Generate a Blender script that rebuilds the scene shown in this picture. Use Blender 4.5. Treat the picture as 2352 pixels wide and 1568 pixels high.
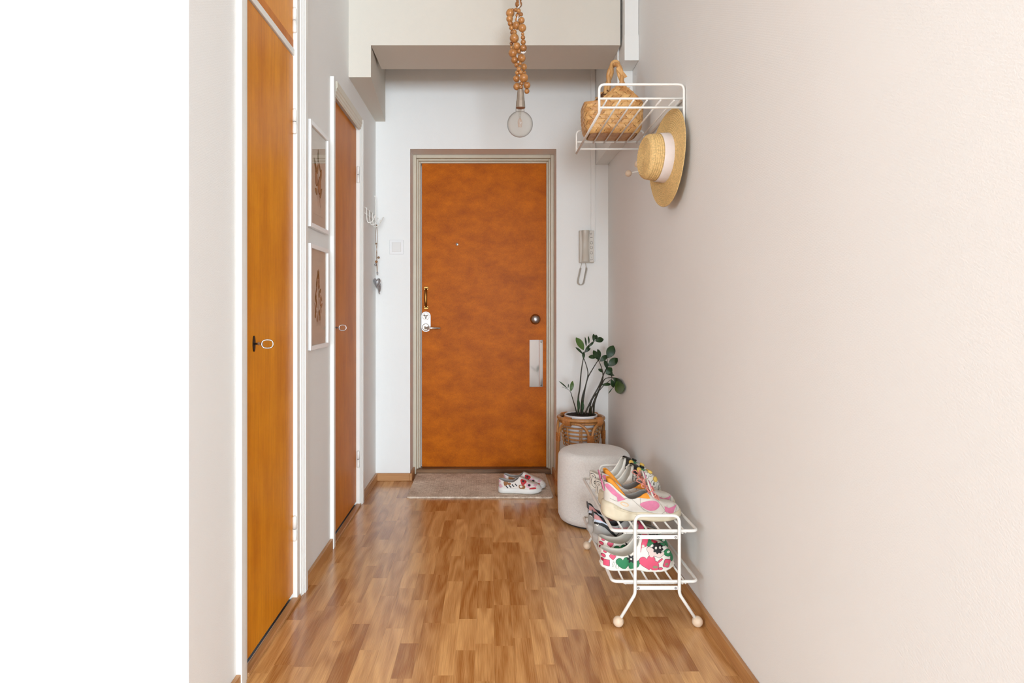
import bpy, math, random
from mathutils import Vector, Matrix
random.seed(7)
for o in list(bpy.data.objects):
    bpy.data.objects.remove(o, do_unlink=True)
scene = bpy.context.scene
COL = scene.collection
PI = math.pi

# ------------------------------------------------------------------ camera
CAM_H = 1.145
F = 1449.0                       # focal length in pixels of the 2352 px wide frame
VX, VY = 1124.0, 708.0           # vanishing point of the corridor
cd = bpy.data.cameras.new('camera')
cd.sensor_fit = 'HORIZONTAL'; cd.sensor_width = 36.0
cd.lens = 36.0 * F / 2352.0
cd.shift_x = (1176.0 - VX) / 2352.0
cd.shift_y = -(784.0 - VY) / 2352.0
cd.clip_start = 0.02
cam = bpy.data.objects.new('camera', cd)
COL.objects.link(cam)
cam.location = (0, 0, CAM_H)
cam.rotation_euler = (PI / 2, 0, 0)
scene.camera = cam

# ------------------------------------------------------------------ world, light, exposure
world = bpy.data.worlds.new('world'); scene.world = world
world.use_nodes = True
bg = world.node_tree.nodes['Background']
bg.inputs['Color'].default_value = (0.86, 0.93, 1.0, 1)
bg.inputs['Strength'].default_value = 1.0

def area(name, loc, rot, sx, sy, power, col):
    d = bpy.data.lights.new(name, 'AREA'); d.shape = 'RECTANGLE'
    d.size = sx; d.size_y = sy; d.energy = power; d.color = col
    o = bpy.data.objects.new(name, d); COL.objects.link(o)
    o.location = loc; o.rotation_euler = rot
    return o
# daylight entering through the windows of the room behind the camera
area('side_window_daylight', (-5.47, -4.7, 1.55), (PI / 2, 0, -PI / 2), 2.8, 1.7, 215, (0.70, 0.87, 1.0))
area('balcony_door_daylight', (1.2, -6.47, 1.25), (PI / 2, 0, 0), 3.5, 2.1, 610, (0.75, 0.885, 1.0))

scene.view_settings.view_transform = 'Standard'
scene.view_settings.look = 'None'
scene.view_settings.gamma = 1.0
scene.view_settings.use_curve_mapping = False
scene.view_settings.exposure = 0.33

# ------------------------------------------------------------------ helpers
def lin(c):
    r = []
    for v in c[:3]:
        v = v / 255.0
        r.append(v / 12.92 if v <= 0.04045 else ((v + 0.055) / 1.055) ** 2.4)
    return (r[0], r[1], r[2], 1.0)

def W(px, py, d):
    """a point of the photograph at a known distance from the camera, in metres"""
    return Vector(((px - VX) / F * d, d, CAM_H - (py - VY) / F * d))

def new_mat(name):
    m = bpy.data.materials.new(name); m.use_nodes = True
    nt = m.node_tree
    return m, nt, nt.nodes['Principled BSDF']

def N(nt, typ, **kw):
    n = nt.nodes.new(typ)
    for k, v in kw.items():
        setattr(n, k, v)
    return n

def mat(name, c, rough=0.5, metal=0.0, vary=0.06, vscale=8.0, bump=0.0, bscale=200.0, coat=0.0, spec=0.5, sheen=0.0):
    m, nt, b = new_mat(name)
    b.inputs['Roughness'].default_value = rough
    b.inputs['Metallic'].default_value = metal
    b.inputs['Specular IOR Level'].default_value = spec
    b.inputs['Coat Weight'].default_value = coat
    b.inputs['Sheen Weight'].default_value = sheen
    tc = N(nt, 'ShaderNodeTexCoord')
    nz = N(nt, 'ShaderNodeTexNoise'); nz.inputs['Scale'].default_value = vscale; nz.inputs['Detail'].default_value = 3
    nt.links.new(tc.outputs['Object'], nz.inputs['Vector'])
    mr = N(nt, 'ShaderNodeMapRange')
    mr.inputs[1].default_value = 0.3; mr.inputs[2].default_value = 0.7
    mr.inputs[3].default_value = 1 - vary; mr.inputs[4].default_value = 1 + vary
    nt.links.new(nz.outputs['Fac'], mr.inputs[0])
    mx = N(nt, 'ShaderNodeVectorMath', operation='SCALE')
    L = lin(c); mx.inputs[0].default_value = L[:3]
    nt.links.new(mr.outputs[0], mx.inputs['Scale'])
    nt.links.new(mx.outputs[0], b.inputs['Base Color'])
    if bump > 0:
        n2 = N(nt, 'ShaderNodeTexNoise'); n2.inputs['Scale'].default_value = bscale; n2.inputs['Detail'].default_value = 2
        nt.links.new(tc.outputs['Object'], n2.inputs['Vector'])
        bp = N(nt, 'ShaderNodeBump'); bp.inputs['Strength'].default_value = bump; bp.inputs['Distance'].default_value = 0.004
        nt.links.new(n2.outputs['Fac'], bp.inputs['Height'])
        nt.links.new(bp.outputs[0], b.inputs['Normal'])
    return m

def wall_mat(name, c):
    """painted glass-fibre wallpaper: fine diagonal weave"""
    m, nt, b = new_mat(name)
    b.inputs['Roughness'].default_value = 0.62
    b.inputs['Specular IOR Level'].default_value = 0.3
    g = N(nt, 'ShaderNodeNewGeometry')
    nz = N(nt, 'ShaderNodeTexNoise'); nz.inputs['Scale'].default_value = 1.7; nz.inputs['Detail'].default_value = 4
    nt.links.new(g.outputs['Position'], nz.inputs['Vector'])
    mr = N(nt, 'ShaderNodeMapRange'); mr.inputs[3].default_value = 0.975; mr.inputs[4].default_value = 1.025
    nt.links.new(nz.outputs['Fac'], mr.inputs[0])
    mx = N(nt, 'ShaderNodeVectorMath', operation='SCALE'); mx.inputs[0].default_value = lin(c)[:3]
    nt.links.new(mr.outputs[0], mx.inputs['Scale']); nt.links.new(mx.outputs[0], b.inputs['Base Color'])
    mp = N(nt, 'ShaderNodeMapping'); mp.inputs['Rotation'].default_value = (0.5, 0.5, 0.6)
    nt.links.new(g.outputs['Position'], mp.inputs['Vector'])
    wv = N(nt, 'ShaderNodeTexWave'); wv.inputs['Scale'].default_value = 70; wv.inputs['Distortion'].default_value = 6.0
    wv.inputs['Detail'].default_value = 2; wv.inputs['Detail Scale'].default_value = 3.0
    nt.links.new(mp.outputs[0], wv.inputs['Vector'])
    n2 = N(nt, 'ShaderNodeTexNoise'); n2.inputs['Scale'].default_value = 210
    nt.links.new(g.outputs['Position'], n2.inputs['Vector'])
    ad = N(nt, 'ShaderNodeMath', operation='ADD')
    nt.links.new(wv.outputs['Fac'], ad.inputs[0]); nt.links.new(n2.outputs['Fac'], ad.inputs[1])
    bp = N(nt, 'ShaderNodeBump'); bp.inputs['Strength'].default_value = 0.11; bp.inputs['Distance'].default_value = 0.002
    nt.links.new(ad.outputs[0], bp.inputs['Height']); nt.links.new(bp.outputs[0], b.inputs['Normal'])
    return m

def wood_mat(name, dark, light, axis='y', rough=0.35, rings=9.0, ring_amt=0.35, pore=0.5, rnd=True, coat=0.15, blotch=0.0, low=(9.0, 1.1), spec=0.5, pore_scale=(170.0, 5.0), blotch_scale=(7.0, 4.0), rnd_amt=0.75):
    m, nt, b = new_mat(name)
    b.inputs['Roughness'].default_value = rough
    b.inputs['Specular IOR Level'].default_value = spec
    b.inputs['Coat Weight'].default_value = coat
    b.inputs['Coat Roughness'].default_value = 0.2
    g = N(nt, 'ShaderNodeNewGeometry'); oi = N(nt, 'ShaderNodeObjectInfo')
    off = N(nt, 'ShaderNodeVectorMath', operation='SCALE'); off.inputs[0].default_value = (37.0, 91.0, 53.0)
    if rnd: nt.links.new(oi.outputs['Random'], off.inputs['Scale'])
    else: off.inputs['Scale'].default_value = 0.37
    add = N(nt, 'ShaderNodeVectorMath', operation='ADD')
    nt.links.new(g.outputs['Position'], add.inputs[0]); nt.links.new(off.outputs[0], add.inputs[1])
    def stretched(a, l):
        mp = N(nt, 'ShaderNodeMapping')
        s = [a, a, a]; s['xyz'.index(axis)] = l
        mp.inputs['Scale'].default_value = s
        nt.links.new(add.outputs[0], mp.inputs['Vector'])
        return mp.outputs[0]
    n1 = N(nt, 'ShaderNodeTexNoise'); n1.inputs['Scale'].default_value = 1.0; n1.inputs['Detail'].default_value = 1.5
    nt.links.new(stretched(*low), n1.inputs['Vector'])
    k = N(nt, 'ShaderNodeMath', operation='MULTIPLY'); k.inputs[1].default_value = rings * 6.283
    nt.links.new(n1.outputs['Fac'], k.inputs[0])
    sn = N(nt, 'ShaderNodeMath', operation='SINE'); nt.links.new(k.outputs[0], sn.inputs[0])
    n2 = N(nt, 'ShaderNodeTexNoise'); n2.inputs['Scale'].default_value = 1.0; n2.inputs['Detail'].default_value = 4
    nt.links.new(stretched(*pore_scale), n2.inputs['Vector'])
    f1 = N(nt, 'ShaderNodeMath', operation='MULTIPLY'); f1.inputs[1].default_value = ring_amt * 0.5
    nt.links.new(sn.outputs[0], f1.inputs[0])
    f2 = N(nt, 'ShaderNodeMath', operation='MULTIPLY_ADD'); f2.inputs[1].default_value = pore * 2; f2.inputs[2].default_value = 0.5 - pore
    nt.links.new(n2.outputs['Fac'], f2.inputs[0])
    f3 = N(nt, 'ShaderNodeMath', operation='ADD'); nt.links.new(f1.outputs[0], f3.inputs[0]); nt.links.new(f2.outputs[0], f3.inputs[1])
    last = f3.outputs[0]
    if rnd:
        f4 = N(nt, 'ShaderNodeMath', operation='MULTIPLY_ADD'); f4.inputs[1].default_value = rnd_amt; f4.inputs[2].default_value = -rnd_amt / 2
        nt.links.new(oi.outputs['Random'], f4.inputs[0])
        f5 = N(nt, 'ShaderNodeMath', operation='ADD'); nt.links.new(last, f5.inputs[0]); nt.links.new(f4.outputs[0], f5.inputs[1])
        last = f5.outputs[0]
    if blotch > 0:
        n3 = N(nt, 'ShaderNodeTexNoise'); n3.inputs['Scale'].default_value = 1.0; n3.inputs['Detail'].default_value = 9; n3.inputs['Roughness'].default_value = 0.7
        nt.links.new(stretched(*blotch_scale), n3.inputs['Vector'])
        f6 = N(nt, 'ShaderNodeMath', operation='MULTIPLY_ADD'); f6.inputs[1].default_value = blotch * 2; f6.inputs[2].default_value = -blotch
        nt.links.new(n3.outputs['Fac'], f6.inputs[0])
        f7 = N(nt, 'ShaderNodeMath', operation='ADD'); nt.links.new(last, f7.inputs[0]); nt.links.new(f6.outputs[0], f7.inputs[1])
        last = f7.outputs[0]
    rp = N(nt, 'ShaderNodeValToRGB')
    rp.color_ramp.elements[0].color = lin(dark); rp.color_ramp.elements[1].color = lin(light)
    rp.color_ramp.elements[0].position = 0.05; rp.color_ramp.elements[1].position = 0.95
    nt.links.new(last, rp.inputs['Fac']); nt.links.new(rp.outputs[0], b.inputs['Base Color'])
    bp = N(nt, 'ShaderNodeBump'); bp.inputs['Strength'].default_value = 0.08; bp.inputs['Distance'].default_value = 0.001
    nt.links.new(n2.outputs['Fac'], bp.inputs['Height']); nt.links.new(bp.outputs[0], b.inputs['Normal'])
    return m

def clear_mat(name, tint=(250, 250, 250), refl=0.08, rough=0.02, edge=(250, 250, 250)):
    """thin clear pane: see-through with a fresnel reflection"""
    m, nt, b = new_mat(name)
    nt.nodes.remove(b)
    out = nt.nodes['Material Output']
    tr = N(nt, 'ShaderNodeBsdfTransparent'); tr.inputs['Color'].default_value = lin(tint)
    rim = N(nt, 'ShaderNodeMix', data_type='RGBA'); rim.inputs[6].default_value = lin(tint); rim.inputs[7].default_value = lin(edge)
    gl = N(nt, 'ShaderNodeBsdfGlossy'); gl.inputs['Roughness'].default_value = rough
    lw = N(nt, 'ShaderNodeLayerWeight'); lw.inputs['Blend'].default_value = 0.5
    pw = N(nt, 'ShaderNodeMath', operation='POWER'); pw.inputs[1].default_value = 4.0
    nt.links.new(lw.outputs['Facing'], pw.inputs[0])
    ad = N(nt, 'ShaderNodeMath', operation='MULTIPLY_ADD'); ad.inputs[1].default_value = 0.6; ad.inputs[2].default_value = refl
    nt.links.new(pw.outputs[0], ad.inputs[0])
    nt.links.new(pw.outputs[0], rim.inputs[0]); nt.links.new(rim.outputs[2], tr.inputs['Color'])
    mx = N(nt, 'ShaderNodeMixShader')
    nt.links.new(ad.outputs[0], mx.inputs[0]); nt.links.new(tr.outputs[0], mx.inputs[1]); nt.links.new(gl.outputs[0], mx.inputs[2])
    nt.links.new(mx.outputs[0], out.inputs['Surface'])
    return m

class MB:
    def __init__(s): s.v = []; s.f = []; s.m = []; s.cur = 0
    def add(s, vs, fs):
        o = len(s.v); s.v += [tuple(v) for v in vs]
        for f in fs: s.f.append([i + o for i in f]); s.m.append(s.cur)
        return s
    def box(s, x0, x1, y0, y1, z0, z1):
        if x0 > x1: x0, x1 = x1, x0
        if y0 > y1: y0, y1 = y1, y0
        if z0 > z1: z0, z1 = z1, z0
        vs = [(x0,y0,z0),(x1,y0,z0),(x1,y1,z0),(x0,y1,z0),(x0,y0,z1),(x1,y0,z1),(x1,y1,z1),(x0,y1,z1)]
        return s.add(vs, [(0,3,2,1),(4,5,6,7),(0,1,5,4),(1,2,6,5),(2,3,7,6),(3,0,4,7)])
    def tube(s, pts, r, seg=10, closed=False, caps=True):
        pts = [Vector(p) for p in pts]; n = len(pts)
        rr = r if isinstance(r, (list, tuple)) else [r] * n
        vs = []; fs = []; prev = None
        for i in range(n):
            if closed: t = pts[(i + 1) % n] - pts[i - 1]
            else: t = pts[min(i + 1, n - 1)] - pts[max(i - 1, 0)]
            t.normalize()
            if prev is None:
                a = Vector((0, 0, 1)) if abs(t.z) < 0.9 else Vector((1, 0, 0))
                u = t.cross(a).normalized()
            else:
                u = (prev - t * prev.dot(t)).normalized()
            prev = u; w = t.cross(u)
            for k in range(seg):
                a = 2 * PI * k / seg
                vs.append(pts[i] + (u * math.cos(a) + w * math.sin(a)) * rr[i])
        m = n if closed else n - 1
        for i in range(m):
            j = (i + 1) % n
            for k in range(seg):
                k2 = (k + 1) % seg
                fs.append((i*seg+k, i*seg+k2, j*seg+k2, j*seg+k))
        if caps and not closed:
            fs.append(tuple(reversed(range(seg)))); fs.append(tuple(range((n-1)*seg, n*seg)))
        return s.add(vs, fs)
    def lathe(s, prof, seg=32, M=None, close_ends=True):
        """prof = [(r, z)], turned about z, then moved by M"""
        vs = []; fs = []; n = len(prof)
        for r, z in prof:
            for k in range(seg):
                a = 2 * PI * k / seg
                p = Vector((r * math.cos(a), r * math.sin(a), z))
                vs.append(M @ p if M else p)
        for i in range(n - 1):
            for k in range(seg):
                k2 = (k + 1) % seg
                fs.append((i*seg+k, i*seg+k2, (i+1)*seg+k2, (i+1)*seg+k))
        if close_ends:
            fs.append(tuple(reversed(range(seg)))); fs.append(tuple(range((n-1)*seg, n*seg)))
        return s.add(vs, fs)
    def sphere(s, c, r, seg=16, rings=10):
        c = Vector(c)
        return s.lathe([(max(1e-5, r * math.sin(PI * i / rings)), -r * math.cos(PI * i / rings)) for i in range(rings + 1)], seg, Matrix.Translation(c))
    def grid(s, fn, nu, nv, cu=False, cv=False):
        vs = [fn(i / (nu if cu else nu - 1), j / (nv if cv else nv - 1)) for i in range(nu) for j in range(nv)]
        fs = []
        for i in range(nu if cu else nu - 1):
            for j in range(nv if cv else nv - 1):
                i2 = (i + 1) % nu; j2 = (j + 1) % nv
                fs.append((i*nv+j, i2*nv+j, i2*nv+j2, i*nv+j2))
        return s.add(vs, fs)
    def prism(s, poly, a, b, place):
        """poly of 2-D points extruded from a to b; place(u, v, w) -> point"""
        n = len(poly)
        vs = [place(u, v, a) for u, v in poly] + [place(u, v, b) for u, v in poly]
        fs = [tuple(range(n)), tuple(reversed(range(n, 2 * n)))]
        for i in range(n):
            j = (i + 1) % n; fs.append((i, i + n, j + n, j))
        return s.add(vs, fs)
    def build(s, name, mats, parent=None, smooth=False, bevel=0.0, local=False, origin=None, subsurf=0, autosmooth=None):
        if not isinstance(mats, (list, tuple)): mats = [mats]
        o0 = Vector((0, 0, 0))
        if origin is not None: o0 = Vector(origin)
        elif parent is not None and not local: o0 = world_origin(parent)
        me = bpy.data.meshes.new(name)
        me.from_pydata([tuple(Vector(v) - o0) for v in s.v], [], s.f)
        for mm in mats: me.materials.append(mm)
        if len(mats) > 1: me.polygons.foreach_set('material_index', s.m)
        me.validate()
        import bmesh
        bm = bmesh.new(); bm.from_mesh(me); bmesh.ops.recalc_face_normals(bm, faces=bm.faces); bm.to_mesh(me); bm.free()
        if smooth: me.polygons.foreach_set('use_smooth', [True] * len(me.polygons))
        me.update()
        o = bpy.data.objects.new(name, me); COL.objects.link(o)
        if parent is not None: o.parent = parent
        elif origin is not None: o.location = o0
        if bevel > 0:
            bv = o.modifiers.new('bevel', 'BEVEL'); bv.width = bevel; bv.segments = 2; bv.limit_method = 'ANGLE'
        if subsurf:
            sb = o.modifiers.new('subsurf', 'SUBSURF'); sb.levels = subsurf; sb.render_levels = subsurf
        return o

def world_origin(o):
    p = Vector(o.location)
    while o.parent: o = o.parent; p += Vector(o.location)
    return p

def tag(o, label, cat, group=None, kind=None):
    o['label'] = label; o['category'] = cat
    if group: o['group'] = group
    if kind: o['kind'] = kind
    return o

def thing(name, loc, label, cat, group=None, kind=None, rz=0.0):
    o = bpy.data.objects.new(name, None); COL.objects.link(o)
    o.empty_display_size = 0.05
    o.location = loc; o.rotation_euler = (0, 0, rz)
    return tag(o, label, cat, group, kind)

def place_mesh(name, mesh, parent, loc=(0, 0, 0), rot=(0, 0, 0), scale=(1, 1, 1)):
    o = bpy.data.objects.new(name, mesh); COL.objects.link(o)
    o.parent = parent; o.location = loc; o.rotation_euler = rot; o.scale = scale
    return o

def smooth_path(pts, n=8):
    """Catmull-Rom through the points"""
    P = [Vector(p) for p in pts]; out = []
    for i in range(len(P) - 1):
        a = P[max(i - 1, 0)]; b = P[i]; c = P[i + 1]; d = P[min(i + 2, len(P) - 1)]
        for k in range(n):
            t = k / n
            out.append(0.5 * ((2 * b) + (c - a) * t + (2 * a - 5 * b + 4 * c - d) * t * t + (3 * b - a - 3 * c + d) * t ** 3))
    out.append(P[-1])
    return out

def round_path(pts, r, n=6, closed=False):
    """polyline with its corners rounded to radius r"""
    P = [Vector(p) for p in pts]; out = []; m = len(P)
    for i in range(m):
        if not closed and (i == 0 or i == m - 1): out.append(P[i]); continue
        a = P[i - 1]; b = P[i]; c = P[(i + 1) % m]
        da = (a - b); dc = (c - b); ra = min(r, da.length * 0.49, dc.length * 0.49)
        p0 = b + da.normalized() * ra; p1 = b + dc.normalized() * ra
        for k in range(n + 1):
            t = k / n; out.append(p0 * (1 - t) ** 2 + b * 2 * t * (1 - t) + p1 * t * t)
    return out

# ------------------------------------------------------------------ materials
M = {}
M['wall'] = wall_mat('wallpaper_white', (240, 238, 234))
M['ceil'] = mat('ceiling_paint', (242, 240, 237), 0.8, vary=0.02, vscale=2, spec=0.2)
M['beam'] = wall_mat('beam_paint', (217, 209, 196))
M['floor_plank'] = wood_mat('oak_stave', (166, 106, 50), (236, 182, 118), 'y', rough=0.24, rings=5.0, ring_amt=0.34, pore=0.46, pore_scale=(380.0, 10.0), coat=0.4, low=(11.0, 1.7), rnd_amt=0.55)
M['floor_base'] = wood_mat('oak_floor_far', (140, 84, 38), (200, 142, 84), 'y', rough=0.35, rnd=False, rings=6.0, low=(8.0, 1.0))
M['oak_trim'] = wood_mat('oak_trim', (160, 104, 54), (205, 152, 96), 'y', rough=0.4, rings=3, rnd=False, coat=0.1)
M['oak_trim_x'] = wood_mat('oak_trim_x', (160, 104, 54), (205, 152, 96), 'x', rough=0.4, rings=3, rnd=False, coat=0.1)
M['dark_threshold'] = wood_mat('worn_threshold', (70, 44, 22), (150, 108, 66), 'x', rough=0.45, rings=3, rnd=False, coat=0.0, blotch=0.4)
M['entry'] = wood_mat('stained_birch_entry', (138, 58, 0), (222, 120, 6), 'x', rough=0.42, rings=2, ring_amt=0.08, pore=0.4, pore_scale=(420.0, 130.0), rnd=False, coat=0.0, spec=0.10, blotch=0.6, blotch_scale=(11.0, 7.0), low=(6.0, 3.0))
M['closet'] = wood_mat('varnished_birch', (188, 102, 4), (244, 162, 38), 'z', spec=0.16, rough=0.34, rings=2.5, ring_amt=0.22, pore=0.3, rnd=True, coat=0.02, blotch=0.45, low=(5.0, 0.7), rnd_amt=0.05)
M['closet2'] = wood_mat('varnished_birch_reddish', (172, 88, 10), (228, 142, 46), 'z', spec=0.14, rough=0.4, rings=2.5, ring_amt=0.2, pore=0.32, rnd=True, coat=0.0, blotch=0.4, low=(5.0, 0.7), rnd_amt=0.05)
M['white_paint'] = mat('white_gloss_paint', (238, 236, 230), 0.35, vary=0.02, vscale=6)
M['cream_paint'] = mat('aged_cream_paint', (222, 214, 196), 0.42, vary=0.03, vscale=5)
M['beige_paint'] = mat('beige_frame_paint', (206, 194, 172), 0.45, vary=0.04, vscale=6)
M['white_wire'] = mat('white_powder_coat', (240, 236, 228), 0.4, vary=0.02, vscale=30)
M['steel'] = mat('brushed_steel', (172, 170, 170), 0.28, 1.0, vary=0.05, vscale=40)
M['chrome'] = mat('polished_steel', (226, 224, 222), 0.08, 1.0, vary=0.01, vscale=5)
M['flap_metal'] = mat('polished_flap', (238, 234, 230), 0.10, 0.8, vary=0.01, vscale=5)
M['plate_metal'] = mat('satin_plate', (206, 208, 212), 0.4, 0.6, vary=0.03, vscale=30)
M['brass'] = mat('aged_brass', (150, 112, 62), 0.3, 1.0, vary=0.2, vscale=60)
M['dark_metal'] = mat('dark_iron', (52, 42, 34), 0.45, 0.8, vary=0.2, vscale=60)
M['black'] = mat('black', (16, 15, 15), 0.5, vary=0.1, vscale=30)
M['ball_wood'] = mat('pale_ball_wood', (226, 200, 172), 0.5, vary=0.08, vscale=60)
M['bead'] = wood_mat('bead_wood', (140, 84, 36), (210, 150, 86), 'z', rough=0.32, rings=5, ring_amt=0.3, pore=0.4, coat=0.2, low=(60, 14), rnd_amt=0.5)
M['cord_white'] = mat('white_cord', (236, 232, 226), 0.7)
M['bulb_glass'] = clear_mat('bulb_glass', (250, 248, 245), 0.01, edge=(120, 112, 104))
M['pane'] = clear_mat('picture_glass', (250, 249, 247), 0.02)
M['filament'] = mat('filament_wire', (214, 150, 90), 0.3, 0.6)
M['socket'] = mat('pewter_socket', (176, 164, 150), 0.35, 0.7, vary=0.1, vscale=30)
M['birch_bark'] = wood_mat('birch_chip', (176, 116, 58), (232, 184, 118), 'z', rough=0.5, rings=2, ring_amt=0.2, pore=0.45, coat=0.1, low=(30, 10), rnd_amt=0.5)
M['basket_shade'] = mat('basket_gap_shade', (96, 56, 26), 0.8, vary=0.2, vscale=40)  # shade inside the basket, put into a dark colour
M['straw'] = mat('straw', (220, 182, 120), 0.6, vary=0.22, vscale=160, bump=0.5, bscale=420)
M['ribbon'] = mat('pale_pink_ribbon', (228, 214, 206), 0.6, vary=0.03, vscale=30, bump=0.15, bscale=600)
M['phone'] = mat('aged_phone_plastic', (196, 186, 172), 0.4, vary=0.03)
M['phone2'] = mat('phone_panel', (212, 205, 194), 0.45, vary=0.03)
M['ink'] = mat('grey_ink', (92, 84, 76), 0.6)
M['switch_frame'] = mat('switch_frame_plastic', (240, 238, 236), 0.2, vary=0.01)
M['switch'] = mat('switch_plastic', (226, 222, 217), 0.3, vary=0.01)
M['rattan'] = wood_mat('rattan', (150, 92, 44), (214, 156, 92), 'z', rough=0.4, rings=2, ring_amt=0.15, pore=0.35, coat=0.15, low=(50, 20), rnd_amt=0.35)
M['rattan_wrap'] = mat('rattan_binding', (186, 116, 54), 0.45, vary=0.25, vscale=180)
M['pot'] = mat('white_pot', (232, 228, 228), 0.35, vary=0.02)
M['soil'] = mat('dark_soil', (40, 28, 22), 0.9, vary=0.5, vscale=90, bump=1.0, bscale=160)
M['leaf'] = mat('glossy_dark_leaf', (34, 58, 26), 0.42, vary=0.35, vscale=22, spec=0.35)
M['leaf_light'] = mat('lighter_leaf', (70, 100, 32), 0.42, vary=0.25, vscale=22)
M['stem'] = mat('dark_stem', (46, 42, 24), 0.45, vary=0.3, vscale=40)
M['boucle'] = mat('white_boucle', (247, 244, 239), 0.9, vary=0.05, vscale=120, bump=1.0, bscale=240, spec=0.2, sheen=0.3)
M['boucle_base'] = mat('pouf_base', (60, 54, 50), 0.8)
M['jute'] = None
M['heart'] = mat('hammered_tin', (176, 178, 182), 0.3, 0.9, vary=0.15, vscale=60)
M['twine'] = mat('twine', (150, 120, 92), 0.8, vary=0.2, vscale=90)
M['frame_white'] = mat('white_frame', (244, 243, 241), 0.3, vary=0.01)
M['paper'] = mat('warm_paper', (238, 228, 216), 0.75, vary=0.03, vscale=12)
M['paper2'] = mat('print_sheet', (242, 232, 220), 0.75, vary=0.03, vscale=12)
M['sepia'] = mat('sepia_ink', (112, 84, 52), 0.7, vary=0.15, vscale=60)
M['sepia_l'] = mat('sepia_wash', (176, 148, 112), 0.7, vary=0.1, vscale=60)
M['sepia_g'] = mat('olive_wash', (140, 128, 92), 0.7, vary=0.15, vscale=60)
M['sepia_p'] = mat('peach_wash', (206, 164, 134), 0.7, vary=0.1, vscale=60)
# shoes
M['sn_white'] = mat('sneaker_offwhite', (214, 206, 194), 0.6, vary=0.05, vscale=30, bump=0.1, bscale=500)
M['sn_sole'] = mat('sneaker_sole_cream', (214, 200, 172), 0.5, vary=0.07, vscale=18)
M['sn_grey'] = mat('sneaker_lining_grey', (150, 144, 138), 0.8, vary=0.08, vscale=40)
M['sn_pink'] = mat('sneaker_pink_suede', (212, 122, 152), 0.75, vary=0.08, vscale=50)
M['sn_orange'] = mat('sneaker_orange', (222, 140, 34), 0.7, vary=0.08, vscale=50)
M['sn_peach'] = mat('sneaker_peach', (232, 190, 140), 0.5)
M['sn_lace'] = mat('sneaker_lace_coral', (220, 140, 124), 0.7, vary=0.25, vscale=220)
M['seam'] = mat('seam_thread', (172, 162, 150), 0.7)
M['gr_grey'] = mat('runner_grey', (170, 166, 160), 0.7, vary=0.06, vscale=40)
M['gr_sole'] = mat('runner_sole', (198, 194, 188), 0.6, vary=0.06, vscale=30)
M['gr_dark'] = mat('runner_charcoal', (84, 80, 80), 0.8, vary=0.1, vscale=60)
M['gr_blue'] = mat('runner_pale_blue', (206, 214, 226), 0.5)
M['gr_pink'] = mat('runner_dusty_pink', (204, 142, 140), 0.7)
M['gr_tan'] = mat('runner_worn_toe', (158, 136, 114), 0.7, vary=0.12, vscale=40)
M['clog_white'] = mat('clog_white_foam', (236, 230, 218), 0.45, vary=0.02)
M['clog_in'] = mat('clog_cream_foam', (244, 237, 224), 0.55, vary=0.03)
M['clog_pink'] = mat('clog_pink', (224, 82, 112), 0.5, vary=0.04)
M['clog_green'] = mat('clog_green', (40, 128, 80), 0.5, vary=0.06)
M['clog_red'] = mat('clog_red', (172, 32, 64), 0.5, vary=0.06)
M['clog_blush'] = mat('clog_blush', (232, 206, 196), 0.5)
M['clog_yellow'] = mat('clog_yellow', (236, 196, 96), 0.5)
M['clog_hole'] = mat('clog_vent', (150, 138, 110), 0.8)
M['slip_white'] = mat('slipon_canvas', (236, 228, 220), 0.7, vary=0.03, vscale=40)
M['slip_sole'] = mat('slipon_rubber', (240, 238, 232), 0.45, vary=0.02)
M['slip_red'] = mat('slipon_red', (190, 30, 38), 0.6)
M['slip_brown'] = mat('slipon_brown', (150, 94, 40), 0.6)
M['slip_pink'] = mat('slipon_pink', (230, 178, 190), 0.6)
M['slip_in'] = mat('slipon_lining', (176, 172, 168), 0.8)
M['duct'] = mat('duct_white', (236, 234, 229), 0.45, vary=0.01)
M['glass_win'] = clear_mat('window_glass', (252, 253, 255), 0.02)

def jute_mat():
    m, nt, b = new_mat('jute_weave')
    b.inputs['Roughness'].default_value = 0.9; b.inputs['Specular IOR Level'].default_value = 0.15
    tc = N(nt, 'ShaderNodeTexCoord')
    mp = N(nt, 'ShaderNodeMapping'); mp.inputs['Scale'].default_value = (30, 190, 1)
    nt.links.new(tc.outputs['Object'], mp.inputs['Vector'])
    nz = N(nt, 'ShaderNodeTexNoise'); nz.inputs['Scale'].default_value = 1.0; nz.inputs['Detail'].default_value = 5
    nt.links.new(mp.outputs[0], nz.inputs['Vector'])
    n2 = N(nt, 'ShaderNodeTexNoise'); n2.inputs['Scale'].default_value = 6.0
    nt.links.new(tc.outputs['Object'], n2.inputs['Vector'])
    ad = N(nt, 'ShaderNodeMath', operation='MULTIPLY_ADD'); ad.inputs[1].default_value = 0.5; 
    nt.links.new(n2.outputs['Fac'], ad.inputs[0]); nt.links.new(nz.outputs['Fac'], ad.inputs[2])
    rp = N(nt, 'ShaderNodeValToRGB')
    rp.color_ramp.elements[0].position = 0.5; rp.color_ramp.elements[0].color = lin((176, 150, 126))
    rp.color_ramp.elements[1].position = 0.95; rp.color_ramp.elements[1].color = lin((250, 234, 216))
    nt.links.new(ad.outputs[0], rp.inputs[0]); nt.links.new(rp.outputs[0], b.inputs['Base Color'])
    return m
M['jute'] = jute_mat()

# ------------------------------------------------------------------ room shell
XL, XR, YB, YF = -0.757, 0.791, 4.20, 1.589     # left wall, right wall, back wall, near corner of the left wall
ZC = 2.90
NX0, NX1, NZ, ND = -0.5275, 0.446, 2.206, 4.36   # door niche in the back wall
RX, RY, RE, YR = -5.52, -6.5, 3.3, -0.7                            # the room behind the camera

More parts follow.
